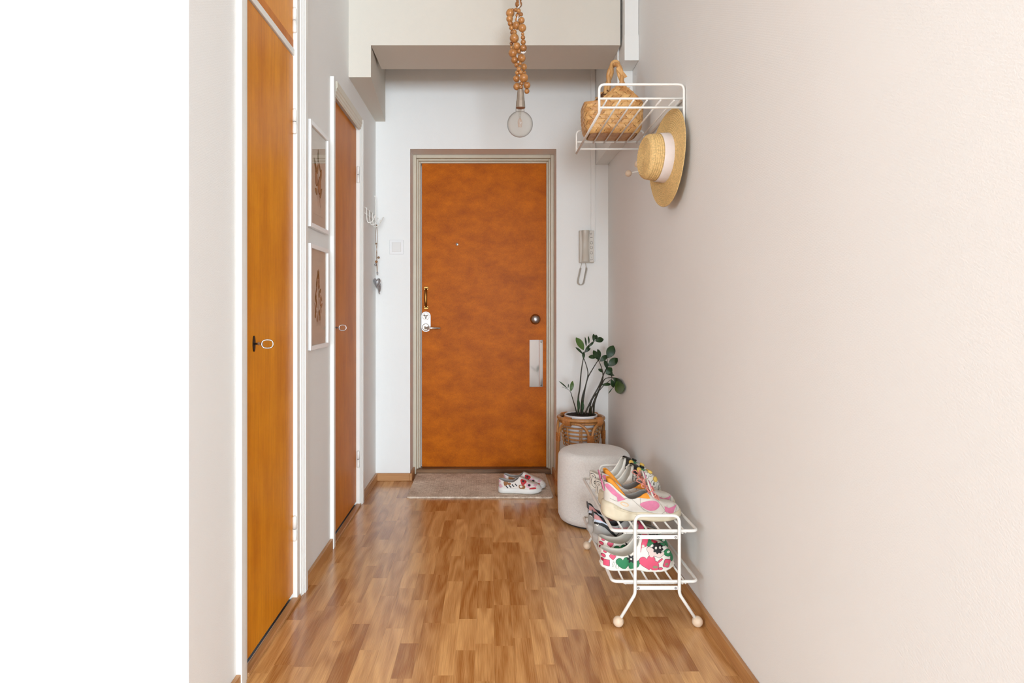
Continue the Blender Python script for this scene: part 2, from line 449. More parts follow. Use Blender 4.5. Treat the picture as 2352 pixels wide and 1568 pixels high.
# floor slab and staves
fl = MB(); fl.box(RX, XR, RY, YB, -0.06, -0.0012); fl.box(XR, RE, RY, YR, -0.06, -0.0012); fl.box(NX0, NX1, YB, 4.5, -0.06, -0.0012)
floor = fl.build('floor', M['floor_base'])
tag(floor, 'honey coloured oak parquet floor of narrow staves', 'floor', kind='structure')
ub = MB(); ub.box(-0.5, 0.5, -0.5, 0.5, -1.0, 0.0)
unit = ub.build('plank', M['floor_plank'])
unit_mesh = unit.data; bpy.data.objects.remove(unit)
rows = 24; rw = (XR - XL) / rows
for i in range(rows):
    x0 = XL + i * rw; xc = x0 + rw / 2
    y = 1.25 - random.random() * 0.3
    ymax = ND if (NX0 < x0 and x0 + rw < NX1 + 0.03) else YB
    while y < ymax - 0.005:
        l = random.uniform(0.2, 0.46); y1 = min(y + l, ymax)
        if ymax - y1 < 0.08: y1 = ymax
        place_mesh('plank', unit_mesh, floor, (xc, (y + y1) / 2, 0.0), (0, 0, 0), (rw - 0.0003, y1 - y - 0.0004, 0.0025))
        y = y1

cb = MB(); cb.box(RX - 0.1, RE + 0.1, RY - 0.1, 4.6, ZC, ZC + 0.1)
tag(cb.build('ceiling', M['ceil']), 'plain white ceiling', 'ceiling', kind='structure')
wr = MB(); wr.box(XR, XR + 0.12, YR, 4.6, -0.06, ZC)
tag(wr.build('wall_right', M['wall']), 'long bare white wall with fine woven wallpaper', 'wall', kind='structure')
wb = MB()
wb.box(XL - 0.3, NX0, YB, 4.6, -0.06, ZC); wb.box(NX1, XR, YB, 4.6, -0.06, ZC); wb.box(NX0, NX1, YB, 4.6, NZ, ZC)
tag(wb.build('wall_back', M['wall']), 'white end wall around the niche of the entrance door', 'wall', kind='structure')

# closet openings in the left wall
D1 = dict(y0=1.957, y1=2.478, z1=2.80); D2 = dict(y0=3.072, y1=3.672, z1=2.205)
wl = MB()
wl.box(XL - 0.14, XL, YF, D1['y0'], -0.06, ZC)
wl.box(XL - 0.14, XL, D1['y0'], D1['y1'], D1['z1'], ZC)
wl.box(XL - 0.14, XL, D1['y1'], D2['y0'], -0.06, ZC)
wl.box(XL - 0.14, XL, D2['y0'], D2['y1'], D2['z1'], ZC)
wl.box(XL - 0.14, XL, D2['y1'], YB, -0.06, ZC)
tag(wl.build('wall_left', M['wall']), 'white wall with the closet doors and framed prints', 'wall', kind='structure')
wn = MB(); wn.box(RX - 0.1, XL - 0.14, YF, YF + 0.12, -0.06, ZC)
wn.box(XL - 0.1401, XL - 0.14, YF, YF + 0.12, -0.06, ZC)
tag(wn.build('wall_near', M['wall']), 'brightly lit white wall ending at a sharp corner beside the tall closet', 'wall', kind='structure')
# walls of the room behind the camera, with window openings
WZ = [(0.7, 2.4), (0.2, 2.3)]
WINS = [(-6.1, -3.3), (-0.55, 2.95)]
wf = MB(); a0, a1 = WINS[1]
wf.box(RX - 0.1, a0, RY - 0.12, RY, -0.06, ZC); wf.box(a0, a1, RY - 0.12, RY, -0.06, WZ[1][0]); wf.box(a0, a1, RY - 0.12, RY, WZ[1][1], ZC); wf.box(a1, RE, RY - 0.12, RY, -0.06, ZC)
tag(wf.build('wall_front', M['wall']), 'white window wall of the room behind', 'wall', kind='structure')
ws = MB(); a0, a1 = WINS[0]
ws.box(RX - 0.1, RX, RY, a0, -0.06, ZC); ws.box(RX - 0.1, RX, a1, YF, -0.06, ZC); ws.box(RX - 0.1, RX, a0, a1, -0.06, WZ[0][0]); ws.box(RX - 0.1, RX, a0, a1, WZ[0][1], ZC)
tag(ws.build('wall_side', M['wall']), 'white side wall with a window of the room behind', 'wall', kind='structure')
we = MB(); we.box(RE, RE + 0.1, RY - 0.12, YR + 0.12, -0.06, ZC); we.box(XR + 0.12, RE, YR, YR + 0.12, -0.06, ZC)
tag(we.build('wall_far_side', M['wall']), 'white wall on the other side of the room behind', 'wall', kind='structure')
def window(nm, horizontal, a0, a1, c, label, WZ0, WZ1):
    w = thing(nm, (0, 0, 0), label, 'window', kind='structure')
    m = MB()
    def bx(p0, p1, z0, z1, t0=0.02, t1=0.08):
        if horizontal: m.box(p0, p1, c - t1, c - t0, z0, z1)
        else: m.box(c - t1, c - t0, p0, p1, z0, z1)
    bx(a0, a0 + 0.06, WZ0, WZ1); bx(a1 - 0.06, a1, WZ0, WZ1); bx(a0, a1, WZ0, WZ0 + 0.06); bx(a0, a1, WZ1 - 0.06, WZ1)
    mid = (a0 + a1) / 2; bx(mid - 0.03, mid + 0.03, WZ0, WZ1)
    m.build('window_frame', M['white_paint'], w)
    g = MB()
    if horizontal: g.box(a0 + 0.06, a1 - 0.06, c - 0.055, c - 0.05, WZ0 + 0.06, WZ1 - 0.06)
    else: g.box(c - 0.055, c - 0.05, a0 + 0.06, a1 - 0.06, WZ0 + 0.06, WZ1 - 0.06)
    g.build('pane', M['glass_win'], w)
window('window_1', False, WINS[0][0], WINS[0][1], RX, 'wide side window of the room behind', *WZ[0])
window('window_2', True, WINS[1][0], WINS[1][1], RY, 'tall balcony window of the room behind', *WZ[1])

# ceiling beam, side downstand, duct casing
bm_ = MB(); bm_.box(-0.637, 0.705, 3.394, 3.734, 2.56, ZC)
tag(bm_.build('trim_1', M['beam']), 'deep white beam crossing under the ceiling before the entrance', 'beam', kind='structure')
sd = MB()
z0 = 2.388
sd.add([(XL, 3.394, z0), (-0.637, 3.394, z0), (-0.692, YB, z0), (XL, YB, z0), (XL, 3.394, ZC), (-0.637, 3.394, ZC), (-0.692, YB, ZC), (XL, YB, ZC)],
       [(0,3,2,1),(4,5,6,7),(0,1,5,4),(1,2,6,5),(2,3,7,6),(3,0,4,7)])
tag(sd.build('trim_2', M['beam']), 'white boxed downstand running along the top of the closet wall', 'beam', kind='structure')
ch = MB(); ch.box(0.706, XR, 3.48, YB, 2.10, ZC)
tag(ch.build('trim_3', M['duct'], bevel=0.002), 'white boxed-in casing in the corner above the intercom', 'casing', kind='structure')
dk = thing('cable_duct', (0.75, 3.4, 2.455), 'white vertical duct with end cap, hanging above the wire hat shelf', 'duct')
m = MB(); m.box(0.7165, 0.7895, 3.337, 3.472, 2.585, ZC - 0.001); m.build('duct_channel', M['duct'], dk, bevel=0.002)
m = MB(); m.box(0.7145, 0.7905, 3.333, 3.476, 2.455, 2.59); m.build('end_cap', M['duct'], dk, bevel=0.002)
tr = thing('cable_trunking', (0.69, YB, 1.45), 'narrow white cable trunking running down the end wall to the intercom', 'trunking')
m = MB(); m.box(0.6745, 0.7045, YB - 0.012, YB, 1.455, 2.8); m.build('trunking_cover', M['wall'], tr, bevel=0.002)

# ------------------------------------------------------------------ baseboards
BH, BT = 0.05, 0.014
def baseboard(nm, boxes, mt, label):
    m = MB()
    for b in boxes: m.box(*b)
    tag(m.build(nm, mt, bevel=0.002), label, 'baseboard', kind='structure')
baseboard('baseboard_right', [(XR - BT, XR, YR, YB - BT, 0.0002, BH)], M['oak_trim'], 'oak baseboard along the bare white wall')
baseboard('baseboard_left', [(XL, XL + BT, YF, 1.888, 0.0002, BH)], M['oak_trim'], 'short oak baseboard before the tall closet')
baseboard('baseboard_middle', [(XL, XL + BT, 2.574, 3.0, 0.0002, BH)], M['oak_trim'], 'oak baseboard under the two framed prints')
baseboard('baseboard_corner', [(XL, XL + BT, 3.73, YB - BT, 0.0002, BH)], M['oak_trim'], 'oak baseboard under the wire hook rack')
baseboard('baseboard_back', [(XL, NX0, YB - BT, YB, 0.0002, BH), (NX0, NX0 + BT, YB - BT, ND - 0.002, 0.0002, BH)], M['oak_trim_x'], 'oak baseboard turning into the door niche under the light switch')
baseboard('baseboard_plant', [(NX1 - BT, NX1, YB - BT, ND - 0.002, 0.0002, BH), (NX1, XR - BT, YB - BT, YB, 0.0002, BH)], M['oak_trim_x'], 'oak baseboard behind the plant stand')

# ------------------------------------------------------------------ entrance door
LX0, LX1, LZ0, LZ1 = -0.473, 0.400, 0.036, 2.172
DY = 4.42
d = thing('door_1', (0, DY, 0), 'orange-brown wooden entrance door in a beige frame', 'door', kind='structure')
m = MB(); m.box(LX0, LX1, DY, DY + 0.05, LZ0, LZ1); m.build('door_leaf', M['entry'], d, bevel=0.002)
# frame: steps from the niche towards the leaf
m = MB()
def ring(x0, x1, z1, w, y0, y1):
    m.box(x0, x0 + w, y0, y1, 0.0, z1); m.box(x1 - w, x1, y0, y1, 0.0, z1); m.box(x0 + w, x1 - w, y0, y1, z1 - w, z1)
ring(NX0, NX1, NZ, 0.0225, ND, 4.5)
ring(NX0 + 0.0225, NX1 - 0.0225, NZ - 0.0225, 0.013, ND + 0.022, 4.5)
ring(NX0 + 0.0355, NX1 - 0.0355, NZ - 0.0355, 0.012, ND + 0.045, 4.5)
fr = m.build('door_frame', M['beige_paint'], d, bevel=0.003)
m = MB(); m.box(NX0 + 0.0225, NX1 - 0.0225, ND + 0.005, DY + 0.03, 0.0003, 0.034); m.box(NX0 + 0.02, NX1 - 0.02, ND - 0.004, ND + 0.005, 0.0003, 0.03)
m.build('threshold', M['dark_threshold'], d, bevel=0.003)
def DP(px, py): return W(px, py, DY)
# pull handle
hx = DP(979, 683).x; zt, zb_ = DP(979, 664).z, DP(979, 704).z
m = MB(); m.tube(smooth_path([(hx, DY - 0.004, zt), (hx, DY - 0.03, zt - 0.02), (hx, DY - 0.036, (zt + zb_) / 2), (hx, DY - 0.03, zb_ + 0.02), (hx, DY - 0.004, zb_)]), [0.008] * 8 + [0.0095] * 17 + [0.008] * 8, 12)
h = m.build('pull_handle', M['brass'], d, smooth=True)
for zz in (zt + 0.006, zb_ - 0.006):
    m = MB(); m.box(hx - 0.016, hx + 0.016, DY - 0.006, DY, zz - 0.013, zz + 0.013); m.build('handle_foot', M['brass'], h, bevel=0.004)
    for sx in (-0.008, 0.008):
        m = MB(); m.sphere((hx + sx, DY - 0.006, zz), 0.0035, 8, 6); m.build('screw', M['black'], h, smooth=True)
# lock plate with cylinder and lever
c1 = DP(978.5, 726); c2 = DP(978.5, 751)
poly = []
R_ = 0.0335
for k in range(13):
    a = PI * k / 12; poly.append((c1.x + R_ * math.cos(a), c1.z + R_ * math.sin(a)))
for k in range(13):
    a = PI + PI * k / 12; poly.append((c2.x + R_ * math.cos(a), c2.z + R_ * math.sin(a)))
m = MB(); m.prism(poly, DY - 0.007, DY, lambda u, v, w: (u, w, v)); lp = m.build('lock_plate', M['plate_metal'], d, bevel=0.002)
Mx = lambda c, y: Matrix.Translation((c.x, y, c.z)) @ Matrix.Rotation(PI / 2, 4, 'X')
m = MB(); m.lathe([(0.026, 0.0), (0.026, 0.006), (0.023, 0.009), (0.020, 0.009), (0.019, 0.007)], 28, Mx(c1, DY - 0.006)); cy = m.build('lock_rosette', M['chrome'], lp, smooth=False)
m = MB()
for a in (0.5, 2.6, 4.7):
    ca, sa = math.cos(a), math.sin(a)
    m.tube([(c1.x + 0.002 * ca, DY - 0.018, c1.z + 0.002 * sa), (c1.x + 0.017 * ca, DY - 0.018, c1.z + 0.017 * sa)], 0.005, 8)
m.build('thumb_turn', M['steel'], lp, smooth=True)
m = MB(); m.lathe([(0.026, 0.0), (0.026, 0.007), (0.021, 0.010), (0.010, 0.010), (0.010, 0.045), (0.0001, 0.046)], 28, Mx(c2, DY - 0.006)); m.build('lever_rosette', M['chrome'], lp)
le = DP(1013, 753)
m = MB(); m.tube([(c2.x - 0.004, DY - 0.05, c2.z - 0.004), (c2.x + 0.03, DY - 0.052, c2.z - 0.005), (le.x, DY - 0.05, le.z)], [0.011, 0.0105, 0.010], 12); m.build('lever', M['chrome'], lp, smooth=True)
# spy hole, round knob, letter flap
c = DP(1050, 561)
m = MB(); m.lathe([(0.010, 0), (0.010, 0.003), (0.0065, 0.005), (0.0055, 0.003), (0.0001, 0.0035)], 20, Mx(c, DY)); sp = m.build('spy_hole', M['chrome'], d)
m = MB(); m.lathe([(0.005, 0.0), (0.0045, 0.0045), (0.0001, 0.005)], 14, Mx(c, DY)); m.build('lens', M['black'], sp)
c = DP(1229.5, 733)
m = MB(); m.lathe([(0.036, 0.0), (0.036, 0.003), (0.030, 0.010)], 28, Mx(c, DY)); kb = m.build('knob_base', M['brass'], d)
m = MB(); m.lathe([(0.012, 0.0), (0.016, 0.012), (0.029, 0.022), (0.031, 0.03), (0.026, 0.04), (0.014, 0.046), (0.0001, 0.047)], 28, Mx(c, DY)); m.build('knob', M['steel'], kb, smooth=True)
p0 = DP(1216, 780); p1 = DP(1238, 888); p2 = DP(1247, 888)
m = MB(); m.prism([(p0.x, DY), (p0.x, DY - 0.012), (p1.x, DY - 0.005), (p1.x, DY)], p1.z, p0.z, lambda u, v, w: (u, v, w)); lf = m.build('letter_flap', M['flap_metal'], d, bevel=0.0008)
m = MB(); m.prism([(p1.x + 0.0015, DY), (p1.x + 0.0015, DY - 0.0085), (p2.x, DY - 0.0055), (p2.x, DY)], p1.z, p0.z, lambda u, v, w: (u, v, w)); st = m.build('flap_strip', M['flap_metal'], d, bevel=0.0015)
for zz in (p0.z - 0.016, p1.z + 0.012):
    m = MB(); m.sphere(((p1.x + p2.x) / 2, DY - 0.0075, zz), 0.004, 8, 6); m.build('screw', M['dark_metal'], st, smooth=True)

# ------------------------------------------------------------------ closet doors in the left wall
def place_left(u, v, w):       # u along the corridor, v out from the wall, w up
    return (XL + v, u, w)
CAS = [(0, 0), (0.0, 0.017), (0.030, 0.017), (0.034, 0.013), (0.046, 0.013), (0.050, 0.009), (0.062, 0.009), (0.066, 0.004), (0.07, 0.004), (0.07, 0.0)]
def casing_v(y_out, sgn, z0_, z1_, parent, mt):
    m = MB(); m.prism([(y_out + sgn * u, v) for u, v in CAS], z0_, z1_, lambda a, b_, w: (XL + b_, a, w))
    return m.build('casing', mt, parent)
def casing_h(y0, y1, z_out, parent, mt):
    m = MB(); m.prism([(z_out - u, v) for u, v in CAS], y0, y1, lambda a, b_, w: (XL + b_, w, a))
    return m.build('casing', mt, parent)
def hinge(parent, y, z, x=None):
    x = XL - 0.004 if x is None else x
    m = MB(); m.tube([(x, y, z - 0.048), (x, y, z - 0.044), (x, y, z - 0.002)], [0.006, 0.0085, 0.0085], 12); hb = m.build('hinge', M['white_paint'], parent, smooth=True)
    m = MB(); m.tube([(x, y, z + 0.001), (x, y, z + 0.044), (x, y, z + 0.05)], [0.0085, 0.0085, 0.005], 12); m.build('hinge_cap', M['white_paint'], hb, smooth=True)
    m = MB(); m.tube([(x, y, z - 0.002), (x, y, z + 0.001)], 0.006, 10); m.build('hinge_pin', M['dark_metal'], hb)
def key(parent, x, y, z):
    m = MB(); m.prism([(y + 0.011 * math.cos(a) * 0.9, z + (0.026 if abs(math.sin(a)) > .3 else 0.014) * math.sin(a)) for a in [2 * PI * k / 20 for k in range(20)]], x, x + 0.003, lambda u, v, w: (w, u, v))
    e = m.build('key_plate', M['dark_metal'], parent)
    k_ = MB(); k_.tube([(x + 0.002, y, z), (x + 0.028, y, z - 0.001), (x + 0.03, y, z - 0.001)], 0.0032, 10); ko = k_.build('key', M['steel'], parent, smooth=True)
    k_ = MB(); k_.lathe([(0.0032, 0), (0.0055, 0.001), (0.0055, 0.004), (0.0032, 0.005)], 12, Matrix.Translation((x + 0.014, y, z)) @ Matrix.Rotation(PI / 2, 4, 'Y')); k_.build('key_collar', M['steel'], ko)
    cx = x + 0.045; pts = []
    for i in range(24):
        a = 2 * PI * i / 24; rx = 0.0165; rr = 0.0155 + 0.002 * math.cos(2 * a)
        pts.append((cx + rx * math.cos(a), y + 0.006 * math.cos(a), z - 0.001 + rr * math.sin(a)))
    k_ = MB(); k_.tube(pts, 0.0023, 8, closed=True); k_.build('key_bow', M['steel'], ko, smooth=True)
LXF = XL - 0.011
# tall closet: shared frame belongs to the lower door
d2 = thing('door_2', (XL, (D1['y0'] + D1['y1']) / 2, 0), 'tall golden birch closet door with a key, near the bright wall corner', 'door', kind='structure')
casing_v(D1['y0'] - 0.07, 1, 0.0005, ZC - 0.02, d2, M['white_paint'])
casing_v(D1['y1'] + 0.095, -1, 0.0005, ZC - 0.02, d2, M['white_paint'])
m = MB()
m.box(XL - 0.09, XL + 0.002, D1['y0'] - 0.002, D1['y0'] + 0.004, 0.0005, D1['z1']); m.box(XL - 0.09, XL + 0.005, D1['y1'] - 0.008, D1['y1'] + 0.026, 0.0005, D1['z1'])
m.build('jamb', M['white_paint'], d2)
m = MB(); m.box(LXF - 0.03, LXF + 0.006, D1['y0'], D1['y1'], 2.134, 2.158); m.build('frame_rail', M['white_paint'], d2, bevel=0.002)
m = MB(); m.box(LXF - 0.025, LXF, D1['y0'] + 0.005, D1['y1'] - 0.009, 0.03, 2.131); m.build('door_leaf', M['closet'], d2, bevel=0.002)
m = MB(); m.box(XL - 0.09, XL - 0.006, D1['y0'], D1['y1'], 0.0005, 0.006); m.build('gap_shadow_strip', M['black'], d2)
m = MB(); m.box(XL - 0.016, XL + 0.012, D1['y0'], D1['y1'] + 0.02, 0.0005, 0.014); m.build('threshold', M['oak_trim'], d2, bevel=0.003)
hinge(d2, D1['y1'] - 0.012, 1.875); hinge(d2, D1['y1'] - 0.012, 0.285)
key(d2, LXF, 2.055, 1.03)
d3 = thing('door_3', (XL, (D1['y0'] + D1['y1']) / 2, 2.16), 'small birch cupboard door above the tall closet', 'door', kind='structure')
m = MB(); m.box(LXF - 0.025, LXF, D1['y0'] + 0.005, D1['y1'] - 0.009, 2.162, D1['z1'] - 0.005); m.build('door_leaf', M['closet'], d3, bevel=0.002)
m = MB(); m.box(LXF, LXF + 0.001, D1['y0'] + 0.006, D1['y1'] - 0.01, 2.163, 2.195); m.build('edge_strip', M['closet2'], d3)
hinge(d3, D1['y1'] - 0.012, 2.27)
# narrow second closet
d4 = thing('door_4', (XL, (D2['y0'] + D2['y1']) / 2, 0), 'reddish birch closet door between the framed prints and the hook rack', 'door', kind='structure')
casing_v(D2['y0'] - 0.07, 1, 0.0005, 2.25, d4, M['white_paint'])
casing_v(D2['y1'] + 0.06, -1, 0.0005, 2.25, d4, M['white_paint'])
casing_h(D2['y0'] - 0.0, D2['y1'] + 0.0, 2.25, d4, M['cream_paint'])
m = MB()
m.box(XL - 0.09, XL + 0.002, D2['y0'] - 0.001, D2['y0'] + 0.005, 0.0005, D2['z1']); m.box(XL - 0.09, XL + 0.004, D2['y1'] - 0.008, D2['y1'] + 0.004, 0.0005, D2['z1'])
m.box(XL - 0.09, XL + 0.003, D2['y0'], D2['y1'], D2['z1'] - 0.012, D2['z1'] - 0.0005)
m.build('jamb', M['white_paint'], d4)
m = MB(); m.box(LXF - 0.03, LXF - 0.005, D2['y0'] + 0.006, D2['y1'] - 0.009, 0.022, 2.186); m.build('door_leaf', M['closet2'], d4, bevel=0.002)
m = MB(); m.box(XL - 0.09, XL - 0.006, D2['y0'], D2['y1'], 0.0005, 0.005); m.build('gap_shadow_strip', M['black'], d4)
m = MB(); m.box(XL - 0.016, XL + 0.012, D2['y0'], D2['y1'], 0.0005, 0.012); m.build('threshold', M['oak_trim'], d4, bevel=0.003)
hinge(d4, D2['y1'] - 0.012, 1.92); hinge(d4, D2['y1'] - 0.012, 0.27)
key(d4, LXF - 0.005, 3.13, 1.05)

# ------------------------------------------------------------------ framed prints on the left wall
def ellipse(m, c, a, b, ang, place, n=18, lift=0.0, tip=0.0):
    pts = []
    for k in range(n):
        t = 2 * PI * k / n
        u = a * math.cos(t); v = b * math.sin(t) * (1 - tip * math.cos(t))
        pts.append(place(c[0] + u * math.cos(ang) - v * math.sin(ang), c[1] + u * math.sin(ang) + v * math.cos(ang), lift))
    m.add(pts, [tuple(range(n))])
def picture(zc, label, style):
    y0, y1, hw = 2.605, 2.905, 0.0
    h = 0.222; yc = (y0 + y1) / 2; t = 0.02; wd = 0.018
    r = thing('picture_frame', (XL, yc, zc - h), label, 'picture')
    x1 = XL + t
    for (a0, a1, b0, b1) in ((y0, y0 + wd, zc - h, zc + h), (y1 - wd, y1, zc - h, zc + h), (y0 + wd, y1 - wd, zc - h, zc - h + wd), (y0 + wd, y1 - wd, zc + h - wd, zc + h)):
        m = MB(); m.box(XL + 0.002, x1, a0, a1, b0, b1); m.build('frame_bar', M['frame_white'], r, bevel=0.001)
    m = MB(); m.box(XL + 0.001, XL + 0.008, y0 + wd, y1 - wd, zc - h + wd, zc + h - wd); m.build('mat_board', M['paper'], r)
    m = MB(); m.box(XL + 0.008, XL + 0.009, y0 + 0.055, y1 - 0.055, zc - 0.155, zc + 0.155); pr = m.build('print_sheet', M['paper2'], r)
    pl = lambda u, v, w: (XL + 0.0095 + w, yc + u, zc + v)
    m = MB(); mats = [M['sepia'], M['sepia_l'], M['sepia_g'], M['sepia_p']]
    def stroke(pts, wdt, mi, lift=0.0004):
        m.cur = mi; P = smooth_path([(p[0], p[1], 0) for p in pts], 6)
        for a, b in zip(P[:-1], P[1:]):
            dd = (b - a); nrm = Vector((-dd.y, dd.x, 0)).normalized() * wdt
            m.add([pl(a.x - nrm.x, a.y - nrm.y, lift), pl(b.x - nrm.x, b.y - nrm.y, lift), pl(b.x + nrm.x, b.y + nrm.y, lift), pl(a.x + nrm.x, a.y + nrm.y, lift)], [(0, 1, 2, 3)])
    def petal(c, a, b, ang, fill, tip=0.3):
        m.cur = 0; ellipse(m, c, a, b, ang, pl, lift=0.0002, tip=tip)
        m.cur = fill; ellipse(m, c, a * 0.86, b * 0.80, ang, pl, lift=0.0006, tip=tip)
        stroke([(c[0] - a * .8 * math.cos(ang), c[1] - a * .8 * math.sin(ang)), (c[0] + a * .5 * math.cos(ang), c[1] + a * .5 * math.sin(ang))], 0.0006, 0, 0.0009)
    if style == 0:
        stroke([(0.012, -0.10), (0.004, -0.05), (0.0, 0.0), (-0.004, 0.06), (0.004, 0.10)], 0.0014, 0)
        stroke([(0.03, -0.115), (0.022, -0.07), (0.03, -0.03)], 0.0012, 0)
        petal((0.0, 0.105), 0.03, 0.011, 1.5, 2); petal((-0.045, 0.055), 0.034, 0.013, 2.2, 2); petal((0.045, 0.03), 0.03, 0.013, 1.2, 1)
        petal((-0.03, 0.0), 0.034, 0.02, 1.9, 3); petal((0.022, -0.02), 0.042, 0.026, 1.35, 3); petal((-0.03, -0.055), 0.022, 0.013, 2.8, 1)
        petal((0.045, -0.05), 0.03, 0.011, 0.9, 1); petal((-0.01, 0.045), 0.028, 0.012, 1.0, 1); petal((0.025, 0.06), 0.026, 0.008, 2.2, 2)
        stroke([(-0.02, -0.05), (-0.008, -0.085), (-0.002, -0.115)], 0.001, 0); stroke([(0.03, -0.06), (0.042, -0.09), (0.036, -0.12)], 0.001, 0)
    else:
        stroke([(0.0, -0.12), (0.004, -0.05), (0.0, 0.03), (0.006, 0.12)], 0.0012, 0)
        rnd = random.Random(3)
        for i in range(26):
            v = -0.09 + 0.2 * i / 25; wmax = 0.012 + 0.05 * max(0, 1 - abs(v + 0.03) / 0.12)
            u = (1 if i % 2 else -1) * wmax * rnd.uniform(0.25, 1.0)
            petal((u, v), rnd.uniform(0.012, 0.022), rnd.uniform(0.006, 0.011), rnd.uniform(0.6, 2.5), rnd.choice([1, 1, 2, 3]))
        for u in (-0.03, -0.012, 0.02, 0.034):
            stroke([(u * .3, -0.06), (u * .8, -0.09), (u, -0.125)], 0.0009, 0)
    m.build('botanical_print', mats, pr)
    m = MB(); m.box(XL + 0.0130, XL + 0.0145, y0 + wd - 0.001, y1 - wd + 0.001, zc - h + wd - 0.001, zc + h - wd + 0.001); m.build('glass', M['pane'], r)
picture(1.706, 'white framed sepia leaf print hanging as the upper of two', 0)
picture(1.193, 'white framed sepia flower print hanging as the lower of two', 1)

# ------------------------------------------------------------------ light switch, intercom
a = W(895, 551, YB); b = W(927, 584, YB)
sw = thing('light_switch', ((a.x + b.x) / 2, YB, (a.z + b.z) / 2), 'square white light switch on the end wall left of the entrance door', 'switch')
m = MB(); m.box(a.x, b.x, YB - 0.009, YB, b.z, a.z); m.build('switch_frame', M['switch_frame'], sw, bevel=0.003)
m = MB(); m.box(a.x + 0.016, b.x - 0.016, YB - 0.013, YB - 0.002, b.z + 0.016, a.z - 0.016); m.build('rocker', M['switch'], sw, bevel=0.002)

a = W(1329, 530, YB); b = W(1363, 604, YB)
ic = thing('intercom_phone', ((a.x + b.x) / 2, YB, b.z), 'grey intercom handset with three buttons and coiled cord on the end wall', 'intercom')
m = MB(); m.box(a.x, b.x, YB - 0.03, YB, b.z, a.z); m.build('intercom_body', M['phone'], ic, bevel=0.005)
m = MB(); m.box(W(1353, 0, YB).x, b.x - 0.002, YB - 0.033, YB - 0.028, b.z + 0.006, a.z - 0.002); pn = m.build('button_panel', M['phone2'], ic, bevel=0.001)
hx = W(1343, 0, YB).x
m = MB()
def handset(u, v):
    z = a.z - 0.001 - (a.z - b.z - 0.008) * u
    w = 0.026 - 0.005 * math.sin(PI * u); y = YB - 0.034 - 0.022 * (0.6 + 0.4 * math.cos(2 * PI * u))
    th = PI * v
    return (hx + w * math.cos(th), YB - 0.028 + (y - YB + 0.028) * math.sin(th) ** 0.6, z)
m.grid(handset, 20, 12); m.build('handset', M['phone'], ic, smooth=True)
for py in (558.5, 569.5, 581.5):
    c = W(1356.7, py, YB); Mb = Matrix.Translation((c.x, YB - 0.033, c.z)) @ Matrix.Rotation(PI / 2, 4, 'X')
    m = MB(); m.lathe([(0.0095, 0), (0.0095, 0.001), (0.008, 0.0012)], 20, Mb); bt = m.build('button_ring', M['ink'], pn)
    m = MB(); m.lathe([(0.0078, 0), (0.0078, 0.003), (0.006, 0.004), (0.0001, 0.0042)], 20, Mb); m.build('button', M['phone2'], bt)
for (px, py, w_, h_) in ((1354.5, 538, 2, 1), (1357, 537, 1.2, 2), (1355.5, 540, 3, 0.7), (1356.5, 546.5, 5.2, 0.9), (1357, 591.5, 1.6, 0.8), (1355.5, 597.5, 1.6, 1.6), (1358.5, 597, 1.4, 1.4)):
    p = W(px, py, YB); m = MB(); m.box(p.x - w_ / 690, p.x + w_ / 690, YB - 0.0335, YB - 0.033, p.z - h_ / 690, p.z + h_ / 690)
    m.build('panel_mark', M['ink'], pn)
path = smooth_path([W(1336.5, 604, YB - 0.016), W(1333, 618, YB - 0.018), W(1330, 632, YB - 0.018), W(1327.5, 648, YB - 0.018), W(1333, 654, YB - 0.018), W(1340, 650, YB - 0.018), W(1344, 632, YB - 0.018), W(1347, 617, YB - 0.018), W(1345, 604, YB - 0.016)], 40)
coil = []
for i, p in enumerate(path):
    f = i / (len(path) - 1); r = 0.0055 if 0.10 < f < 0.90 else 0.0005
    an = i * 2 * PI / 5
    coil.append(p + Vector((math.cos(an) * r, math.sin(an) * r, 0)))
m = MB(); m.tube(coil, 0.0018, 5); m.build('coiled_cord', M['phone'], ic, smooth=True)

# ------------------------------------------------------------------ wire hook rack and heart ornament
hr = thing('hook_rack', (XL, 3.95, 1.70), 'small white wire hook rack in the far corner beside the reddish closet door', 'hook rack')
for z in (1.752, 1.718):
    m = MB(); m.tube([(XL + 0.008, 3.76, z), (XL + 0.008, 4.13, z)], 0.0028, 8); m.build('rail', M['white_wire'], hr, smooth=True)
for y in (3.83, 3.93, 4.03):
    m = MB(); m.tube(smooth_path([(XL + 0.011, y, 1.757), (XL + 0.012, y, 1.70), (XL + 0.02, y, 1.668), (XL + 0.045, y, 1.672), (XL + 0.062, y, 1.705)], 5), 0.0028, 8)
    m.sphere((XL + 0.062, y, 1.706), 0.0045, 8, 6); m.build('hook', M['white_wire'], hr, smooth=True)
m = MB(); m.tube(round_path([(XL + 0.006, 4.11, 1.875), (XL + 0.016, 4.11, 1.875), (XL + 0.016, 4.11, 1.69), (XL + 0.03, 4.11, 1.68), (XL + 0.066, 4.11, 1.735)], 0.012), 0.0032, 8); m.sphere((XL + 0.066, 4.11, 1.736), 0.005, 8, 6)
m.build('long_hook', M['white_wire'], hr, smooth=True)
ho = thing('heart_ornament', (XL + 0.024, 4.095, 1.22), 'silver heart ornament hanging on twine from the wire hook rack', 'ornament')
x_ = XL + 0.026; y_ = 4.095
